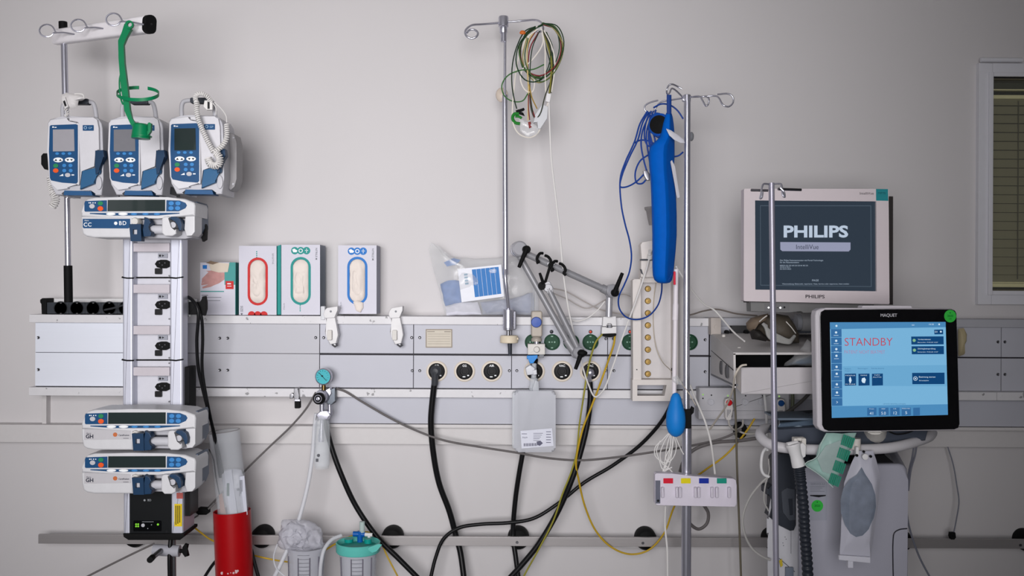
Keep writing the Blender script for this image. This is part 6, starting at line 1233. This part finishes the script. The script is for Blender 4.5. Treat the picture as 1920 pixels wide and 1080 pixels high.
cable('vent_lead', [(1719, 832, .3), (1716, 852, .3), (1708, 880, .29), (1703, 920, .28)], .003, M('cable_slate', (116, 118, 130), .5, 0, 0), 'short second cable beside the slate cable right of the ventilator')
rl = thing('plug_lead', 'thin grey lead with a black plug hanging on the wall far right', 'cable', (1787, 1012, .09))
b = B(); b.tube([(1777, 838, .06), (1787, 870, .07), (1794, 910, .08), (1798, 940, .09), (1793, 975, .1), (1788, 1000, .1)], .0022, 8); part('lead', b, M('cable_slate', (116, 118, 130), .5, 0, 0), rl)
b = B(); b.prism([(1783, 999), (1792, 999), (1793, 1008), (1790, 1012), (1784, 1012), (1782, 1006)], .112, .016, .002); part('plug', b, rubber, rl)
b = B(); b.pillow([(1797, 616), (1806, 615), (1811, 625), (1811, 640), (1806, 652), (1808, 664), (1797, 668)], .12, .03, .004, 6, 2, 30); solo('cream_plug', b, M('plug_cream', (172, 160, 128), .5), 'cream plug adaptor on the panel just right of the touch screen', 'plug')
cable('hanging_cable', [(1462, 780, .2), (1480, 770, .2), (1500, 755, .2), (1520, 735, .2)], .0056, M('cord_dark', (88, 86, 84), .5, 0, 0), 'dark grey cord slanting behind the drawer to the right of the blue handset')
cable('hanging_cable', [(1486, 735, .18), (1486, 760, .18), (1484, 785, .18)], .006, M('cord_green_grey', (96, 100, 82), .5, 0, 0), 'green grey cord hanging behind the drawer right of the blue handset')
cable('screen_cable', [(1665, 808, .72), (1680, 814, .72), (1700, 812, .72), (1716, 806, .72)], .0018, hm, 'thin black cable sagging just under the touch screen')
# ------------------------------------------------------------------ near drip stand in front of the ventilator
ns = thing('drip_stand', 'slim steel drip stand in front of the ventilator, hooks before the large monitor', 'drip stand', (1454, 1300, 1.0))
DN = 1.0
b = B(); b.tubew([W(1446.5, 343, DN), W(1455.5, 1100, DN), W(1462, 1590, DN)], .0068, 16); part('pole', b, M('pole_steel', (150, 148, 162), .35, .45, .02), ns)
b = B(); b.tube([(1446, 346, DN), (1432, 345, DN+.01), (1429, 350, DN+.015), (1427, 364, DN+.02), (1425, 372, DN+.02), (1428, 371, DN+.025), (1430, 360, DN+.025)], .0023, 8, 4); part('hook', b, chrome, ns)
b = B(); b.tube([(1448, 345, DN), (1464, 345, DN+.01), (1466, 350, DN+.015), (1468, 366, DN+.02), (1471, 370, DN+.02), (1470, 360, DN+.025), (1463, 352, DN+.025)], .0023, 8, 4); part('hook', b, chrome, ns)
b = B(); b.cyl((1408, 356.5, DN-.03), (1440, 357, DN-.01), .0032, 10); b.cyl((1459, 354.5, DN-.01), (1502, 356, DN-.03), .0032, 10); part('cross_rod', b, M('rod_dim', (120, 118, 124), .35, 1), ns)
b = B()
c0 = W(1410, 1072, DN); fl = 0
for a in range(5):
    an = math.radians(20+a*72); o_ = Vector((math.cos(an)*.28, math.sin(an)*.28, 0)); p_ = W(1462, 1590, DN); p_.z = .09; b.bar(p_, p_+o_+Vector((0, 0, -.03)), .03, .022)
part('base', b, dgrey, ns)
for a in range(5):
    an = math.radians(20+a*72); p_ = W(1462, 1590, DN)+Vector((math.cos(an)*.28, math.sin(an)*.28, 0)); p_.z = .028; b = B(); b.lathe([(.02, -.01), (.028, -.006), (.028, .006), (.02, .01)], p_, (math.cos(an+1), math.sin(an+1), 0), 18); part('castor', b, rubber, ns)
b = B(); b.ell(W(1410, 1092, .8), .030, .02, .015, 20, 10); b.ell(W(1398, 1090, .8), .02, .02, .010, 16, 8); solo('dark_pad', b, dgrey, 'dark rounded object at the bottom edge left of the ventilator', 'pad')
